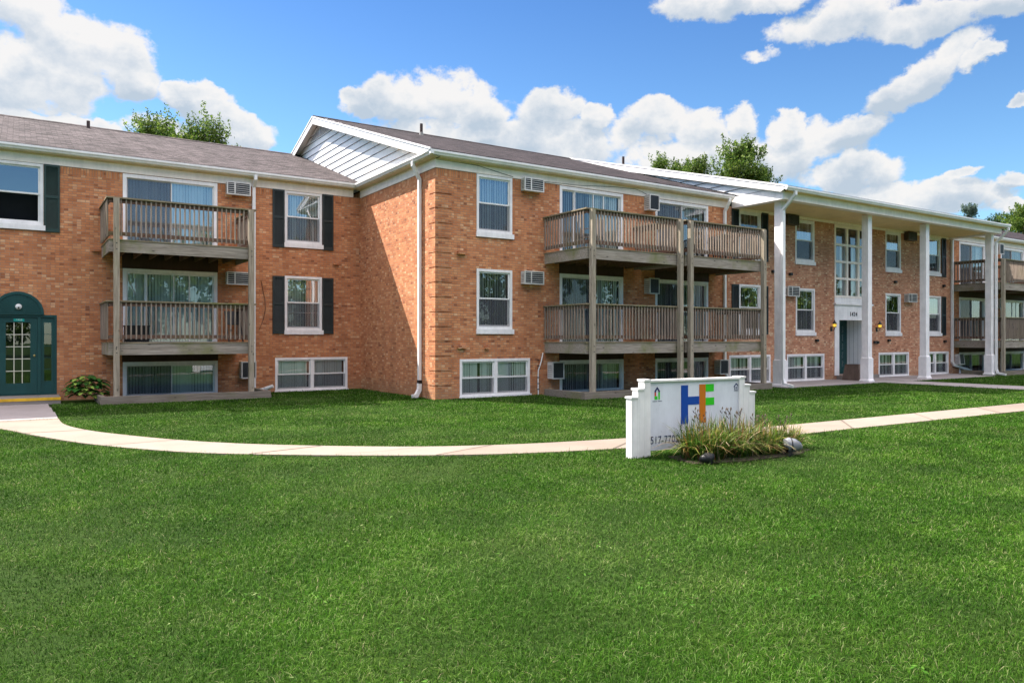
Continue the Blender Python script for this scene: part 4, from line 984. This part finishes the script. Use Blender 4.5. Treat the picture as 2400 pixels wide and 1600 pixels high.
# ================================================================== SIGN
S=thing('monument_sign',(8.42,7.88,0),'low white sign board on the lawn with blue, orange and green letters','sign',rz=R(-4.3))
Ls=1.21   # half length
pm=MB().mat('sign_white'); pm.box(-Ls+0.33,-0.035,0.07,Ls-0.30,0.035,1.055); po=put('panel',pm,S)
cp=MB().mat('sign_post_white'); cp.box(-Ls+0.32,-0.07,1.056,Ls-0.29,0.07,1.085); put('top_cap',cp,S)
for sg in (-1,1):
    for i,(h,w_) in enumerate(((0.83,0.112),(0.945,0.112),(1.07,0.112))):
        a=sg*(Ls-0.112*i); b=sg*(Ls-0.112*(i+1)); mb=MB().mat('sign_post_white'); y_=0.062+0.003*i
        mb.box(a,-y_,-0.03,b-sg*0.001,y_,h); mb.box(a+sg*0.012,-y_-0.015,h+.001,b-sg*.001+sg*0.0,y_+.015,h+0.028)
        mb.box(a-sg*.028,-y_-.003,0.02,a-sg*.030,-y_-.0005,h-.02)
        put('end_post',mb,S)
F_=-0.0365
def sgn(x0,x1,z0,z1,m,name='letter_stroke',y=0.004): 
    mb=MB().mat(m); mb.box(x0,F_-y,z0,x1,F_-.0005,z1); return mb
def sx(px): return -Ls+0.33+ (px-415)/(1575-415)*(2*Ls-0.63)
H_=MB().mat('paint_blue')
mb=MB().mat('paint_blue'); mb.box(sx(806),F_-.004,0.42,sx(893),F_-.0005,0.99); mb.box(sx(893),F_-.004,0.70,sx(1036),F_-.0005,0.82); put('letter',mb,po)['label']='blue half of the H'
mb=MB().mat('paint_orange'); mb.box(sx(1036)+.0005,F_-.004,0.42,sx(1117),F_-.0005,0.995); put('letter',mb,po)['label']='orange shared stroke'
mb=MB().mat('paint_green'); mb.box(sx(1117)+.0005,F_-.004,0.885,sx(1225),F_-.0005,0.995); mb.box(sx(1117)+.0005,F_-.004,0.68,sx(1229),F_-.0005,0.792); put('letter',mb,po)['label']='green arms of the F'
put('lettering',text_mesh('517-7705',0.155,'paint_navy',0.001,0.80,'LEFT'),po,(-Ls+0.36,F_-.0012,0.135),(R(90),0,0))
put('lettering',text_mesh('E',0.11,'paint_navy',0.001,1.0,'LEFT'),po,(sx(790),F_-.0012,0.31),(R(90),0,0))
gr=MB().mat('soil'); rnd=random.Random(8)
for k in range(26):
    a=rnd.uniform(-.85,.88); z=rnd.uniform(.1,1.0); q=rnd.uniform(.002,.0055); gr.box(a,F_-.0012,z,a+q,F_-.0004,z+q)
put('paint_specks',gr,po)['kind']='stuff'
# small coloured house mark
cx=sx(515); w2=(sx(548)-sx(484))/2
mb=MB().mat('paint_navy'); mb.prism([(cx-w2,0.925),(cx,0.985),(cx+w2,0.925),(cx+w2,0.905),(cx+w2*.42,0.905),(cx+w2*.42,0.92),(cx,0.948),(cx-w2*.42,0.92),(cx-w2*.42,0.905),(cx-w2,0.905)],'y',F_-.002,F_-.0005)
mb.mat('paint_red'); mb.box(cx-w2,F_-.002,0.85,cx-w2*.42,F_-.0005,0.9045); mb.mat('paint_green'); mb.box(cx+w2*.42,F_-.002,0.80,cx+w2,F_-.0005,0.9045); mb.box(cx-w2,F_-.002,0.80,cx+w2*.1,F_-.0005,0.8495)
mb.mat('paint_navy')
for k in range(12):
    if k!=6: mb.box(cx-.085+k*.0145,F_-.002,0.772,cx-.085+k*.0145+.009,F_-.0005,0.782)
put('house_logo',mb,po)
cx=sx(1527); mb=MB().mat('paint_navy'); w2=0.045
mb.prism([(cx-w2*1.2,0.945),(cx,0.995),(cx+w2*1.2,0.945),(cx+w2*1.2,0.93),(cx+w2,0.93),(cx,0.972),(cx-w2,0.93),(cx-w2*1.2,0.93)],'y',F_-.002,F_-.0005)
mb.box(cx-w2,F_-.0021,0.885,cx-w2*.72,F_-.0005,0.935); mb.box(cx+w2*.72,F_-.0021,0.885,cx+w2,F_-.0005,0.935); mb.box(cx-w2*.71,F_-.0021,0.885,cx+w2*.71,F_-.0005,0.893)
mb.box(cx-w2*.4,F_-.002,0.925,cx+w2*.4,F_-.0005,0.934); mb.box(cx-w2*.4,F_-.002,0.908,cx+w2*.4,F_-.0005,0.917)
for k in range(7): mb.box(cx-.048+k*.014,F_-.002,0.868,cx-.048+k*.014+.009,F_-.0005,0.875)
put('housing_logo',mb,po)

# ================================================================== numpy foliage helpers
def np_mesh(name,V,faces,tint,matn):
    """V (n,3); faces (m,k) ; tint (n,3) per vertex"""
    me=bpy.data.meshes.new(name); k=faces.shape[1]
    me.vertices.add(len(V)); me.vertices.foreach_set('co',np.ascontiguousarray(V,dtype=np.float32).ravel())
    me.loops.add(faces.size); me.loops.foreach_set('vertex_index',np.ascontiguousarray(faces,dtype=np.int32).ravel())
    me.polygons.add(len(faces)); me.polygons.foreach_set('loop_start',np.arange(0,faces.size,k,dtype=np.int32))
    try: me.polygons.foreach_set('loop_total',np.full(len(faces),k,dtype=np.int32))
    except Exception: pass
    at=me.color_attributes.new('tint','FLOAT_COLOR','POINT'); c=np.ones((len(V),4),dtype=np.float32); c[:,:3]=tint; at.data.foreach_set('color',c.ravel())
    me.materials.append(MATS[matn]); me.update(calc_edges=True); me.validate(); return me
def blades(rng,X,Y,h,w,lean,colors,z0=0.0,segs=2,droop=0.35):
    """grass or strap leaves as bent tapering ribbons; arrays in, mesh arrays out"""
    n=len(X); az=rng.uniform(0,2*np.pi,n); la=lean; dirx,diry=np.cos(az),np.sin(az)
    wz=az+np.pi/2+rng.uniform(-.6,.6,n); wx,wy=np.cos(wz)*w/2,np.sin(wz)*w/2
    V=[];T=[]
    for s in range(segs+1):
        t=s/segs; ww=(1-t)**0.7 if s<segs else 0.0
        off=la*h*(t**1.6); zz=z0+h*(t*np.cos(la*0.5))-droop*h*la*(t**3)
        px=X+dirx*off; py=Y+diry*off
        if s<segs:
            V.append(np.c_[px-wx*ww,py-wy*ww,zz]); V.append(np.c_[px+wx*ww,py+wy*ww,zz]); T+= [t,t]
        else: V.append(np.c_[px,py,zz]); T+=[t]
    k=len(V); V=np.stack(V,1).reshape(-1,3); base=(np.arange(n)*k)[:,None]
    tri=[]
    for s in range(segs-1): a=2*s; tri+= [[a,a+1,a+3],[a,a+3,a+2]]
    a=2*(segs-1); tri.append([a,a+1,a+2])
    F=np.concatenate([base+np.array(t_)[None,:] for t_ in tri],0)
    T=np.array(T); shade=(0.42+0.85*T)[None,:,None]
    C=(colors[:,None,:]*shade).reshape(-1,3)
    return V,F,C

# ================================================================== LAWN
rng=np.random.default_rng(11)
def in_poly(x,y,P):
    P=np.asarray(P); n=len(P); ins=np.zeros(len(x),bool); j=n-1
    for i in range(n):
        xi,yi=P[i]; xj,yj=P[j]
        if yi!=yj:
            c=((yi>y)!=(yj>y))&(x<(xj-xi)*(y-yi)/(yj-yi)+xi); ins^=c
        j=i
    return ins
path_poly=np.r_[ne[::2],fa[::-2]]
def lawn_pts(n,dmin,dmax,power):
    """points in the wedge the camera (and a step either side of it) can see, density falling with distance"""
    u=rng.uniform(0,1,n); e=2-power
    d=(dmin**e+u*(dmax**e-dmin**e))**(1/e); r=rng.uniform(-1,1,n)*(0.76*d+1.2)
    s_,c_=math.sin(HEAD),math.cos(HEAD); x=c_*r+s_*d; y=-s_*r+c_*d
    return x,y,d
NB=2000000
x,y,d=lawn_pts(NB,2.9,36,1.35)
keep=~in_poly(x,y,path_poly)
keep&=~((x>-0.88)&(x<0.70)&(y>18.3)&(y<24))&~((x>-1.05)&(x<0.95)&(y>22.5))
keep&=~((x>21.72)&(x<36.4)&(y>16.12))&~((x>36.3)&(x<37.25)&(y>17.05))&~((x>27.45)&(x<29.35)&(y>9))
keep&=(y<np.where(x<XC,YA-0.02,YB-0.03))
keep&=~((x>1.74)&(x<5.98)&(y>21.6))&~((x>13.0)&(x<21.0)&(y>16.15))&~((x>37.3)&(x<45.4)&(y>16.15))
keep&=~((x>0.92)&(x<1.75)&(y>22.75))
pm=np.sin(x*2.1+1.9*np.sin(y*1.7+.4))*np.sin(y*2.3+1.5*np.sin(x*1.9))+0.7*np.sin(x*5.3+2*np.sin(y*3.1))*np.sin(y*4.7+1.7*np.sin(x*4.4))
keep&=rng.random(len(x))<np.clip(0.80+0.30*pm,0.34,1)
x,y,d,pm=x[keep],y[keep],d[keep],pm[keep]; n=len(x)
# soft patches of denser / taller growth
pn=np.sin(x*1.3+1.7*np.sin(y*0.9))*np.cos(y*1.1+1.3*np.sin(x*0.7))+0.6*np.sin(x*3.7+y*2.9+np.sin(y*4.1))*np.cos(y*4.3-x*1.9)
h=(0.030+0.020*rng.random(n)+0.007*pn)*np.clip(d/9,1,1.25); h*=np.where(rng.random(n)<0.012,1.9,1)
w_=0.0034*(d/4.0)**0.85*rng.uniform(0.7,1.3,n)
lean=rng.uniform(0.25,1.5,n)
base=np.array([[0.028,0.098,0.004],[0.052,0.134,0.009],[0.096,0.194,0.025],[0.013,0.055,0.003],[0.19,0.28,0.090],[0.30,0.30,0.15]])
pk=rng.choice(6,n,p=[0.27,0.28,0.19,0.17,0.07,0.02]); col=base[pk]*rng.uniform(0.78,1.25,(n,1)); col*=(1+0.10*pn+0.13*pm)[:,None]; dry=np.clip(np.sin(x*0.9+2*np.sin(y*0.5))*np.sin(y*0.75+x*.3)+.1,0,1)[:,None]*rng.random((n,1)); col=col*(1-0.35*dry)+0.35*dry*np.array([[0.14,0.21,0.070]])
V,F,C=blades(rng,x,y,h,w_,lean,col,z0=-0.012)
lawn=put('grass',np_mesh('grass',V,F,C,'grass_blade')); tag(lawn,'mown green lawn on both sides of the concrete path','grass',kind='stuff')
# white clover heads and broadleaf weeds are part of the same turf
del V,F,C

# broadleaf weeds and clover patches scattered in the turf
Vs=[];Cs=[];rw=np.random.default_rng(77)
for k in range(150):
    if k<6: wx_,wy_=[(0.75,4.45),(4.2,3.0),(2.6,6.2),(5.6,5.0),(1.0,7.4),(6.4,3.9)][k]
    else:
        xx,yy,_=(q[0] for q in lawn_pts(1,3.2,17,1.0)); wx_,wy_=xx,yy
        if in_poly(np.array([wx_]),np.array([wy_]),path_poly)[0] or wy_>17.5: continue
    m=rw.integers(5,26) if k<6 else rw.integers(3,12); sp=0.16 if k<6 else 0.07
    c=np.c_[wx_+rw.normal(0,sp,m),wy_+rw.normal(0,sp,m),rw.uniform(.025,.05,m)]; a=rw.uniform(0,2*np.pi,m); L=rw.uniform(.008,.020,m); 
    u=np.c_[np.cos(a),np.sin(a),rw.uniform(-.1,.5,m)]*L[:,None]; v=np.c_[-np.sin(a),np.cos(a),rw.uniform(-.2,.2,m)]*(L*rw.uniform(.3,.55,m))[:,None]
    Vs.append(np.stack([c-u,c+v,c+u,c-v],1).reshape(-1,3)); cc=np.array([[0.05,0.14,0.015],[0.08,0.18,0.025],[0.20,0.27,0.10]])[rw.choice(3,m,p=[.55,.37,.08])]; Cs.append(np.repeat(cc,4,axis=0))
V=np.concatenate(Vs); tag(put('lawn_weeds',np_mesh('lawn_weeds',V,np.arange(len(V)).reshape(-1,4),np.concatenate(Cs),'grass_blade')),'small broadleaf weeds scattered through the lawn','weeds',kind='stuff')
# ================================================================== STRAP-LEAVED PLANTS, HOSTA
def clump(name,cx,cy,rad,n,hm,label,seed,stalks=12,grp='strap-leaved clumps in front of the sign',cat='plant'):
    r=np.random.default_rng(seed); root=thing(name,(cx,cy,0),label,cat,grp)
    a=r.uniform(0,2*np.pi,n); q=rad*np.sqrt(r.random(n)); X=q*np.cos(a); Y=q*np.sin(a)*0.8
    h=hm*r.uniform(0.65,1.45,n)*(1-0.15*q/rad); lean=r.uniform(0.10,1.25,n)**1.2; w=r.uniform(0.013,0.026,n)
    pal=np.array([[0.045,0.120,0.010],[0.085,0.175,0.014],[0.17,0.24,0.02],[0.36,0.28,0.07],[0.24,0.12,0.04],[0.50,0.40,0.23]])
    k=r.choice(6,n,p=[.36,.26,.13,.10,.08,.07]); c=pal[k]*r.uniform(.75,1.25,(n,1))
    V,F,C=blades(r,X,Y,h,w,lean,c,segs=5,droop=0.45); V[:,2]=np.maximum(V[:,2],0.01); tip=np.tile(np.r_[np.repeat(np.arange(5)/5,2),1.0],n)[:,None]; br=np.repeat(r.random(n)<.55,11)[:,None]*np.clip((tip-.55)*2.2,0,1)*.8; C=C*(1-br)+br*np.array([[0.30,0.19,0.09]])
    put('leaves',np_mesh('leaves',V,F,C,'strap_leaf'),root)
    st=MB().mat('bark')
    for i in range(stalks):
        an=r.uniform(0,2*np.pi); q=rad*0.6*r.random(); x0,y0=q*math.cos(an),q*math.sin(an)*.6; L=hm*r.uniform(0.9,1.25); an2=r.uniform(0,2*np.pi); le=r.uniform(.05,.3)*L
        p=[(x0+math.cos(an2)*le*t*t,y0+math.sin(an2)*le*t*t*.7,L*t) for t in (0,.4,.75,1)]
        st.tube(p,[.004,.0035,.003,.002],4); e=Vector(p[-1]); st.tube([e,e+Vector((.01,0,.03)),e+Vector((.015,0,.05))],[.004,.011,.003],5)
        st.tube([e-Vector((0,0,.05)),e+Vector((-.02,.01,-.02)),e+Vector((-.03,.01,0))],[.003,.008,.003],5)
    if stalks: put('seed_stalks',st,root)
    return root
clump('daylily_clump',8.02,7.33,0.33,800,0.56,'daylily clump hiding the phone number, nearest the blue letter',1,7)
clump('daylily_clump',8.62,7.30,0.33,800,0.53,'daylily clump under the orange and green letters, with brown seed stalks',2,10)
clump('daylily_clump',9.15,7.24,0.32,700,0.46,'daylily clump at the right foot of the sign, browned at its base',3,8)
clump('daylily_clump',9.85,7.34,0.25,500,0.38,'separate smaller daylily clump right of the sign, behind the grey floodlight',4,6)
mb=MB().mat('soil'); mb.prism([(7.5+0.05,7.05),(8.3,6.85),(9.4,6.80),(10.0,7.0),(10.05,7.4),(9.5,7.6),(7.7,7.7)],'z',-0.03,0.008); tag(put('flower_bed',mb),kind='structure')
def flood(x,y,rz,label,big=True):
    r=thing('ground_floodlight',(x,y,0 if big else -0.05),label,'floodlight','floodlights aimed at the sign',rz); k=1.0 if big else 0.75
    b=MB().mat('flood_grey' if big else 'black_plastic')
    P=[(-0.02*k,0,0.10),(0.03*k,0,0.115),(0.10*k,0,0.105),(0.17*k,0,0.085),(0.205*k,0,0.07)]
    b.tube([Vector((a,0,c*k+.03)) for a,_,c in P],[0.105*k,0.108*k,0.095*k,0.062*k,0.025*k],16); put('housing',b.mesh('housing',True),r,rot=(0,R(-4),0))
    b=MB().mat('black_plastic'); b.tube([(0.025*k,0,0.13*k+.012),(0.038*k,0,0.13*k+.012)],[0.114*k,0.114*k],16); b.box(0.0,-0.10*k,0.0,0.03,-0.092*k,0.12*k); b.box(0.0,0.092*k,0.0,0.03,0.10*k,0.12*k); b.box(-0.04,-.10*k,-0.02,0.07,.10*k,0.012); put('bracket',b,r)
    b=MB().mat('glass'); b.tube([(-0.022*k,0,0.13*k),(-0.026*k,0,0.13*k)],0.094*k,16); put('lens',b,r)
flood(9.27,6.86,R(-35),'grey bullet floodlight right of the daylilies'); flood(7.80,7.0,R(150),'dark low floodlight in the grass left of the daylilies',False)

def hosta(cx,cy,label):
    root=thing('hosta_plant',(cx,cy,0),label,'plant'); r=np.random.default_rng(9); Vs=[];Fs=[];Cs=[];off=0
    for i in range(150):
        az=r.uniform(0,2*np.pi); el=r.uniform(0.15,1.25); L=r.uniform(0.18,0.28); W=L*0.66; rad=r.uniform(0.03,0.40); hz=r.uniform(0.10,0.66)*(1-rad*0.5)+0.05
        ox,oy=rad*np.cos(az),rad*np.sin(az)*0.7; nu,nv=9,5
        u=np.linspace(0,1,nu)[:,None]; v=np.linspace(-1,1,nv)[None,:]
        wid=W/2*np.sin(np.pi*np.clip(u*0.97+0.03,0,1))**0.7; lx=u*L+0*v; ly=v*wid; lz=-0.35*L*u**2*1.6+0.10*L*np.abs(v)**1.5+0*u
        a2=az+r.uniform(-.5,.5); px=ox+np.cos(a2)*lx*np.cos(el*.4)-np.sin(a2)*ly; py=oy+np.sin(a2)*lx*np.cos(el*.4)+np.cos(a2)*ly; pz=hz+lz+0.06*u
        P=np.stack([px+0*v,py+0*v,pz+0*v],-1).reshape(-1,3); idx=np.arange(nu*nv).reshape(nu,nv)
        q=np.stack([idx[:-1,:-1],idx[1:,:-1],idx[1:,1:],idx[:-1,1:]],-1).reshape(-1,4)
        vv=np.abs(np.broadcast_to(v,(nu,nv)).reshape(-1,1)); edge=np.clip((vv-0.45)*3,0,1)
        c=(1-edge)*np.array([[0.30,0.42,0.08]])+edge*np.array([[0.02,0.08,0.015]])
        if r.random()<0.55: c=np.broadcast_to([[0.035,0.13,0.022]],c.shape)
        Vs.append(P);Fs.append(q+off);Cs.append(c*r.uniform(.8,1.2));off+=len(P)
    put('leaves',np_mesh('leaves',np.concatenate(Vs),np.concatenate(Fs),np.concatenate(Cs),'hosta_leaf'),root)
    s=MB().mat('strap_leaf')
hosta(1.52,22.95,'variegated hosta between the green door and the balcony post')

# ================================================================== TREES
def tree(name,loc,H,R_,seed,label,kind='shoots',nclus=34,leaf=0.16,dens=1.0,pal=None,group='trees behind the roofs',zlow=0.35,spiky=False):
    r=np.random.default_rng(seed); root=thing(name,loc,label,'tree',group)
    tr=MB().mat('bark'); tr.tube([(0,0,-0.2),(0.05,0,H*0.2),(-0.1,0.1,H*0.45),(0.05,0,H*0.75)],[0.30,0.24,0.17,0.06],10)
    cen=[]
    for i in range(nclus):
        t=r.uniform(zlow,0.97); rr=R_*math.sqrt(max(0.05,1-((t-0.52)/0.52)**2))*r.uniform(0.15,0.95); a=r.uniform(0,2*np.pi)
        c=np.array([rr*math.cos(a),rr*math.sin(a),H*t*0.93]); cen.append(c)
        if i%2==0:
            z0=max(0.2*H,c[2]-0.30*H); m=Vector((c[0]*.45,c[1]*.45,(z0+c[2])/2)); tr.tube([(0,0,z0),m,Vector(c)],[0.10,0.06,0.02],6)
    put('trunk',tr.mesh('trunk',True),root)
    Vs=[];Cs=[]
    P0=np.array(pal if pal is not None else [[0.065,0.125,0.016],[0.105,0.170,0.024],[0.165,0.225,0.040],[0.042,0.088,0.014]])
    for c in cen:
        cs=R_*r.uniform(0.20,0.34); ns=int(22*dens)
        tone=r.uniform(0.75,1.3)
        for _ in range(ns):
            o=c+r.normal(0,1,3)*cs*(np.array([.36,.36,.6]) if spiky else np.array([.55,.55,.45])); 
            out=np.array([o[0],o[1],0])/(np.hypot(o[0],o[1])+.1)
            dirn=np.array([0,0,1.0])+out*r.uniform(0.1,0.8)+r.normal(0,.18,3); dirn/=np.linalg.norm(dirn)
            L=r.uniform(0.5,1.35); nl=int(34*L)
            if spiky: L*=1.35; dirn=np.array([0,0,1.0])+out*r.uniform(0.0,0.45)+r.normal(0,.10,3); dirn/=np.linalg.norm(dirn)
            t=r.random(nl)**0.8; p=o+dirn*(t*L)[:,None]+r.normal(0,1,(nl,3))*(0.20*(1-t)+0.05)[:,None]
            s=leaf*r.uniform(.6,1.25,nl)*(1.1-.45*t); u=r.normal(0,1,(nl,3)); u/=np.linalg.norm(u,axis=1)[:,None]; v=np.cross(u,r.normal(0,1,(nl,3))); v/=np.linalg.norm(v,axis=1)[:,None]
            q=np.stack([p-u*s[:,None]*.7,p+v*s[:,None]*.36,p+u*s[:,None]*.7,p-v*s[:,None]*.36],1).reshape(-1,3); Vs.append(q)
            cc=P0[r.choice(len(P0),nl)]*r.uniform(.8,1.2,(nl,1))*tone; Cs.append(np.repeat(cc,4,axis=0))
    V=np.concatenate(Vs);C=np.concatenate(Cs); F=np.arange(len(V)).reshape(-1,4)
    put('crown',np_mesh('crown',V,F,C,'leaf'),root); return root
s_,c_=math.sin(HEAD),math.cos(HEAD)
def at(px,d): r=(px-1200)/1759*d; return (c_*r+s_*d,-s_*r+c_*d,0)
def ht(py,d): return 1.68+(793-py)*d/1759
# behind the left roof
tree('maple_tree',at(375,52),ht(290,52)+.2,3.0,21,'spiky-topped tree behind the left roof, the left of the pair nearest the roof pipe',leaf=0.19,nclus=85,spiky=True)
tree('maple_tree',at(505,55),ht(290,55)+.2,3.2,22,'spiky-topped tree behind the left roof, next to the white gable',leaf=0.19,nclus=90,spiky=True)
# behind the portico roof
tree('maple_tree',at(1735,70),ht(333,70)+.7,3.3,23,'tallest dense green tree behind the portico roof',nclus=64,leaf=0.20,dens=1.2)
tree('maple_tree',at(1625,68),ht(352,68)+.7,2.7,24,'bushy tree left of the tallest tree behind the portico roof',nclus=50,leaf=0.19,dens=1.1)
tree('maple_tree',at(1550,66),ht(352,66)+.6,1.4,25,'small thin tree beside the roof vent pipes',nclus=20,leaf=0.17)
# beyond the right wing
tree('poplar_tree',at(2270,120),ht(466,120)+1,1.5,26,'distant wispy bluish tree above the portico gutter',nclus=26,leaf=0.26,dens=.8,pal=[[0.10,0.15,0.12],[0.13,0.18,0.15]])
tree('maple_tree',at(2330,95),ht(502,95)+.6,1.8,27,'small dark tree at the right end of the portico roof',nclus=24,leaf=0.22,pal=[[0.03,0.06,0.03],[0.05,0.09,0.04]])
tree('maple_tree',at(2392,80),ht(495,80)+1,3.0,28,'bright green tree above the roof at the right edge',nclus=60,leaf=0.21,dens=1.1)
# trees across the road, behind the photographer: they are what the window panes reflect
protos=[tree('maple_tree',(-14,-30,0),12,5.2,40,'leafy tree across the lawn, seen only in window reflections',nclus=44,leaf=0.34,dens=.5,group='trees across the lawn',zlow=0.03),
        tree('maple_tree',(-3,-33,0),13,5.4,41,'leafy tree across the lawn, seen only in window reflections',nclus=44,leaf=0.34,dens=.5,group='trees across the lawn',zlow=0.03)]
rnd=random.Random(2)
for i in range(15):
    src=protos[i%2]; o=src.copy(); COL.objects.link(o); o.location=(9+i*9.5-(60 if i>11 else 0)*2.6,-33+rnd.uniform(-5,5),0); o.rotation_euler=(0,0,rnd.uniform(0,6)); o.scale=[rnd.uniform(.85,1.15)]*3
    for ch in src.children: c=ch.copy(); COL.objects.link(c); c.parent=o

# ================================================================== things on the balconies and at the door
def plastic_chair(x,y,z,rz,m,label):
    r=thing('patio_chair',(x,y,z),label,'chair','chairs on the balconies',rz)
    b=MB().mat(m); b.box(-.23,-.22,.40,.23,.22,.43); put('seat',b,r)
    b=MB().mat(m); ring(b,-.23,.23,.44,.90,.20,.235,.05,.09,.05)
    for k in (-.09,0,.09): b.box(k-.022,.205,.49,k+.022,.23,.81)
    put('backrest',b,r)
    for sx_,sy_ in ((-1,-1),(1,-1),(-1,1),(1,1)):
        b=MB().mat(m); b.box(sx_*.23-.02,sy_*.21-.02,0,sx_*.23+.02,sy_*.21+.02,.399); put('leg',b,r)
    for sx_ in (-1,1):
        b=MB().mat(m); b.box(sx_*.25-.02,-.20,.62,sx_*.25+.02,.198,.65); b.box(sx_*.25-.015,-.20,.435,sx_*.25+.015,-.17,.619); put('armrest',b,r)
plastic_chair(14.15,17.2,4.255,R(170),'grey_plastic','pale grey chair on the upper left balcony of the middle block')
plastic_chair(18.55,17.4,4.255,R(150),'black_plastic','black chair nearest the door on the upper right balcony')
plastic_chair(19.6,17.3,4.255,R(200),'black_plastic','black chair at the far end of the upper right balcony')
def grill(x,y,z,label):
    r=thing('barbecue_grill',(x,y,z),label,'grill'); b=MB().mat('black_plastic'); n=12
    b.tube([(-.28,0,.72),(-.26,0,.72),(.26,0,.72),(.28,0,.72)],[.15,.2,.2,.15],14); put('drum',b.mesh('drum',True),r)
    for sx_ in (-1,1):
        for sy_ in (-1,1): b=MB().mat('black_plastic'); b.tube([(sx_*.2,sy_*.1,.6),(sx_*.27,sy_*.2,0)],.014,6); put('leg',b,r)
    b=MB().mat('black_plastic'); b.box(.28,-.15,.70,.5,.15,.72); put('side_shelf',b,r)
grill(20.1,17.75,4.255,'black drum grill at the right end of the upper right balcony')
r=thing('storage_bin',(2.75,23.3,1.585),'low black bin behind the lower left balcony railing','bin'); b=MB().mat('black_plastic'); b.prism([(-.16,0),(.16,0),(.19,.42),(-.19,.42)],'x',-.30,.30); put('tub',b,r); b=MB().mat('black_plastic'); b.box(-.32,-.21,.421,.32,.21,.46); put('lid',b,r)
r=thing('folded_chair',(5.15,23.2,1.585),'thin dark folded chair leaning on the wall of the lower left balcony','chair'); b=MB().mat('black_plastic'); b.sweep([(0,-.25,0),(0.0,.35,.92)],.03,.02,(1,0,0)); b.sweep([(0.40,-.25,0),(0.40,.35,.92)],.03,.02,(1,0,0)); put('frame',b,r); b=MB().mat('black_plastic'); b.sweep([(.2,.08,.50),(.2,.34,.905)],.36,.012,(1,0,0)); put('sling',b,r)
r=thing('waste_container',(28.0,17.55,0.021),'brown tapered waste container beside entrance 1424','bin')
b=MB().mat('bin_brown')
def frus(b,a0,a1,z0,z1):
    P=[(-a0,-a0,z0),(a0,-a0,z0),(a0,a0,z0),(-a0,a0,z0)];Q=[(-a1,-a1,z1),(a1,-a1,z1),(a1,a1,z1),(-a1,a1,z1)]
    n=len(b.v); b.v+=P+Q
    for f in ((3,2,1,0),(4,5,6,7),(0,1,5,4),(1,2,6,5),(2,3,7,6),(3,0,4,7)): b.f.append(tuple(n+i for i in f)); b.mi.append(b.cur)
frus(b,0.37,0.29,0,0.60); put('body',b,r); b=MB().mat('bin_brown'); b.box(-.30,-.30,.601,.30,.30,.63); b.mat('lamp_metal'); b.box(-.2,-.2,.6305,.2,.2,.633); put('rim',b,r)
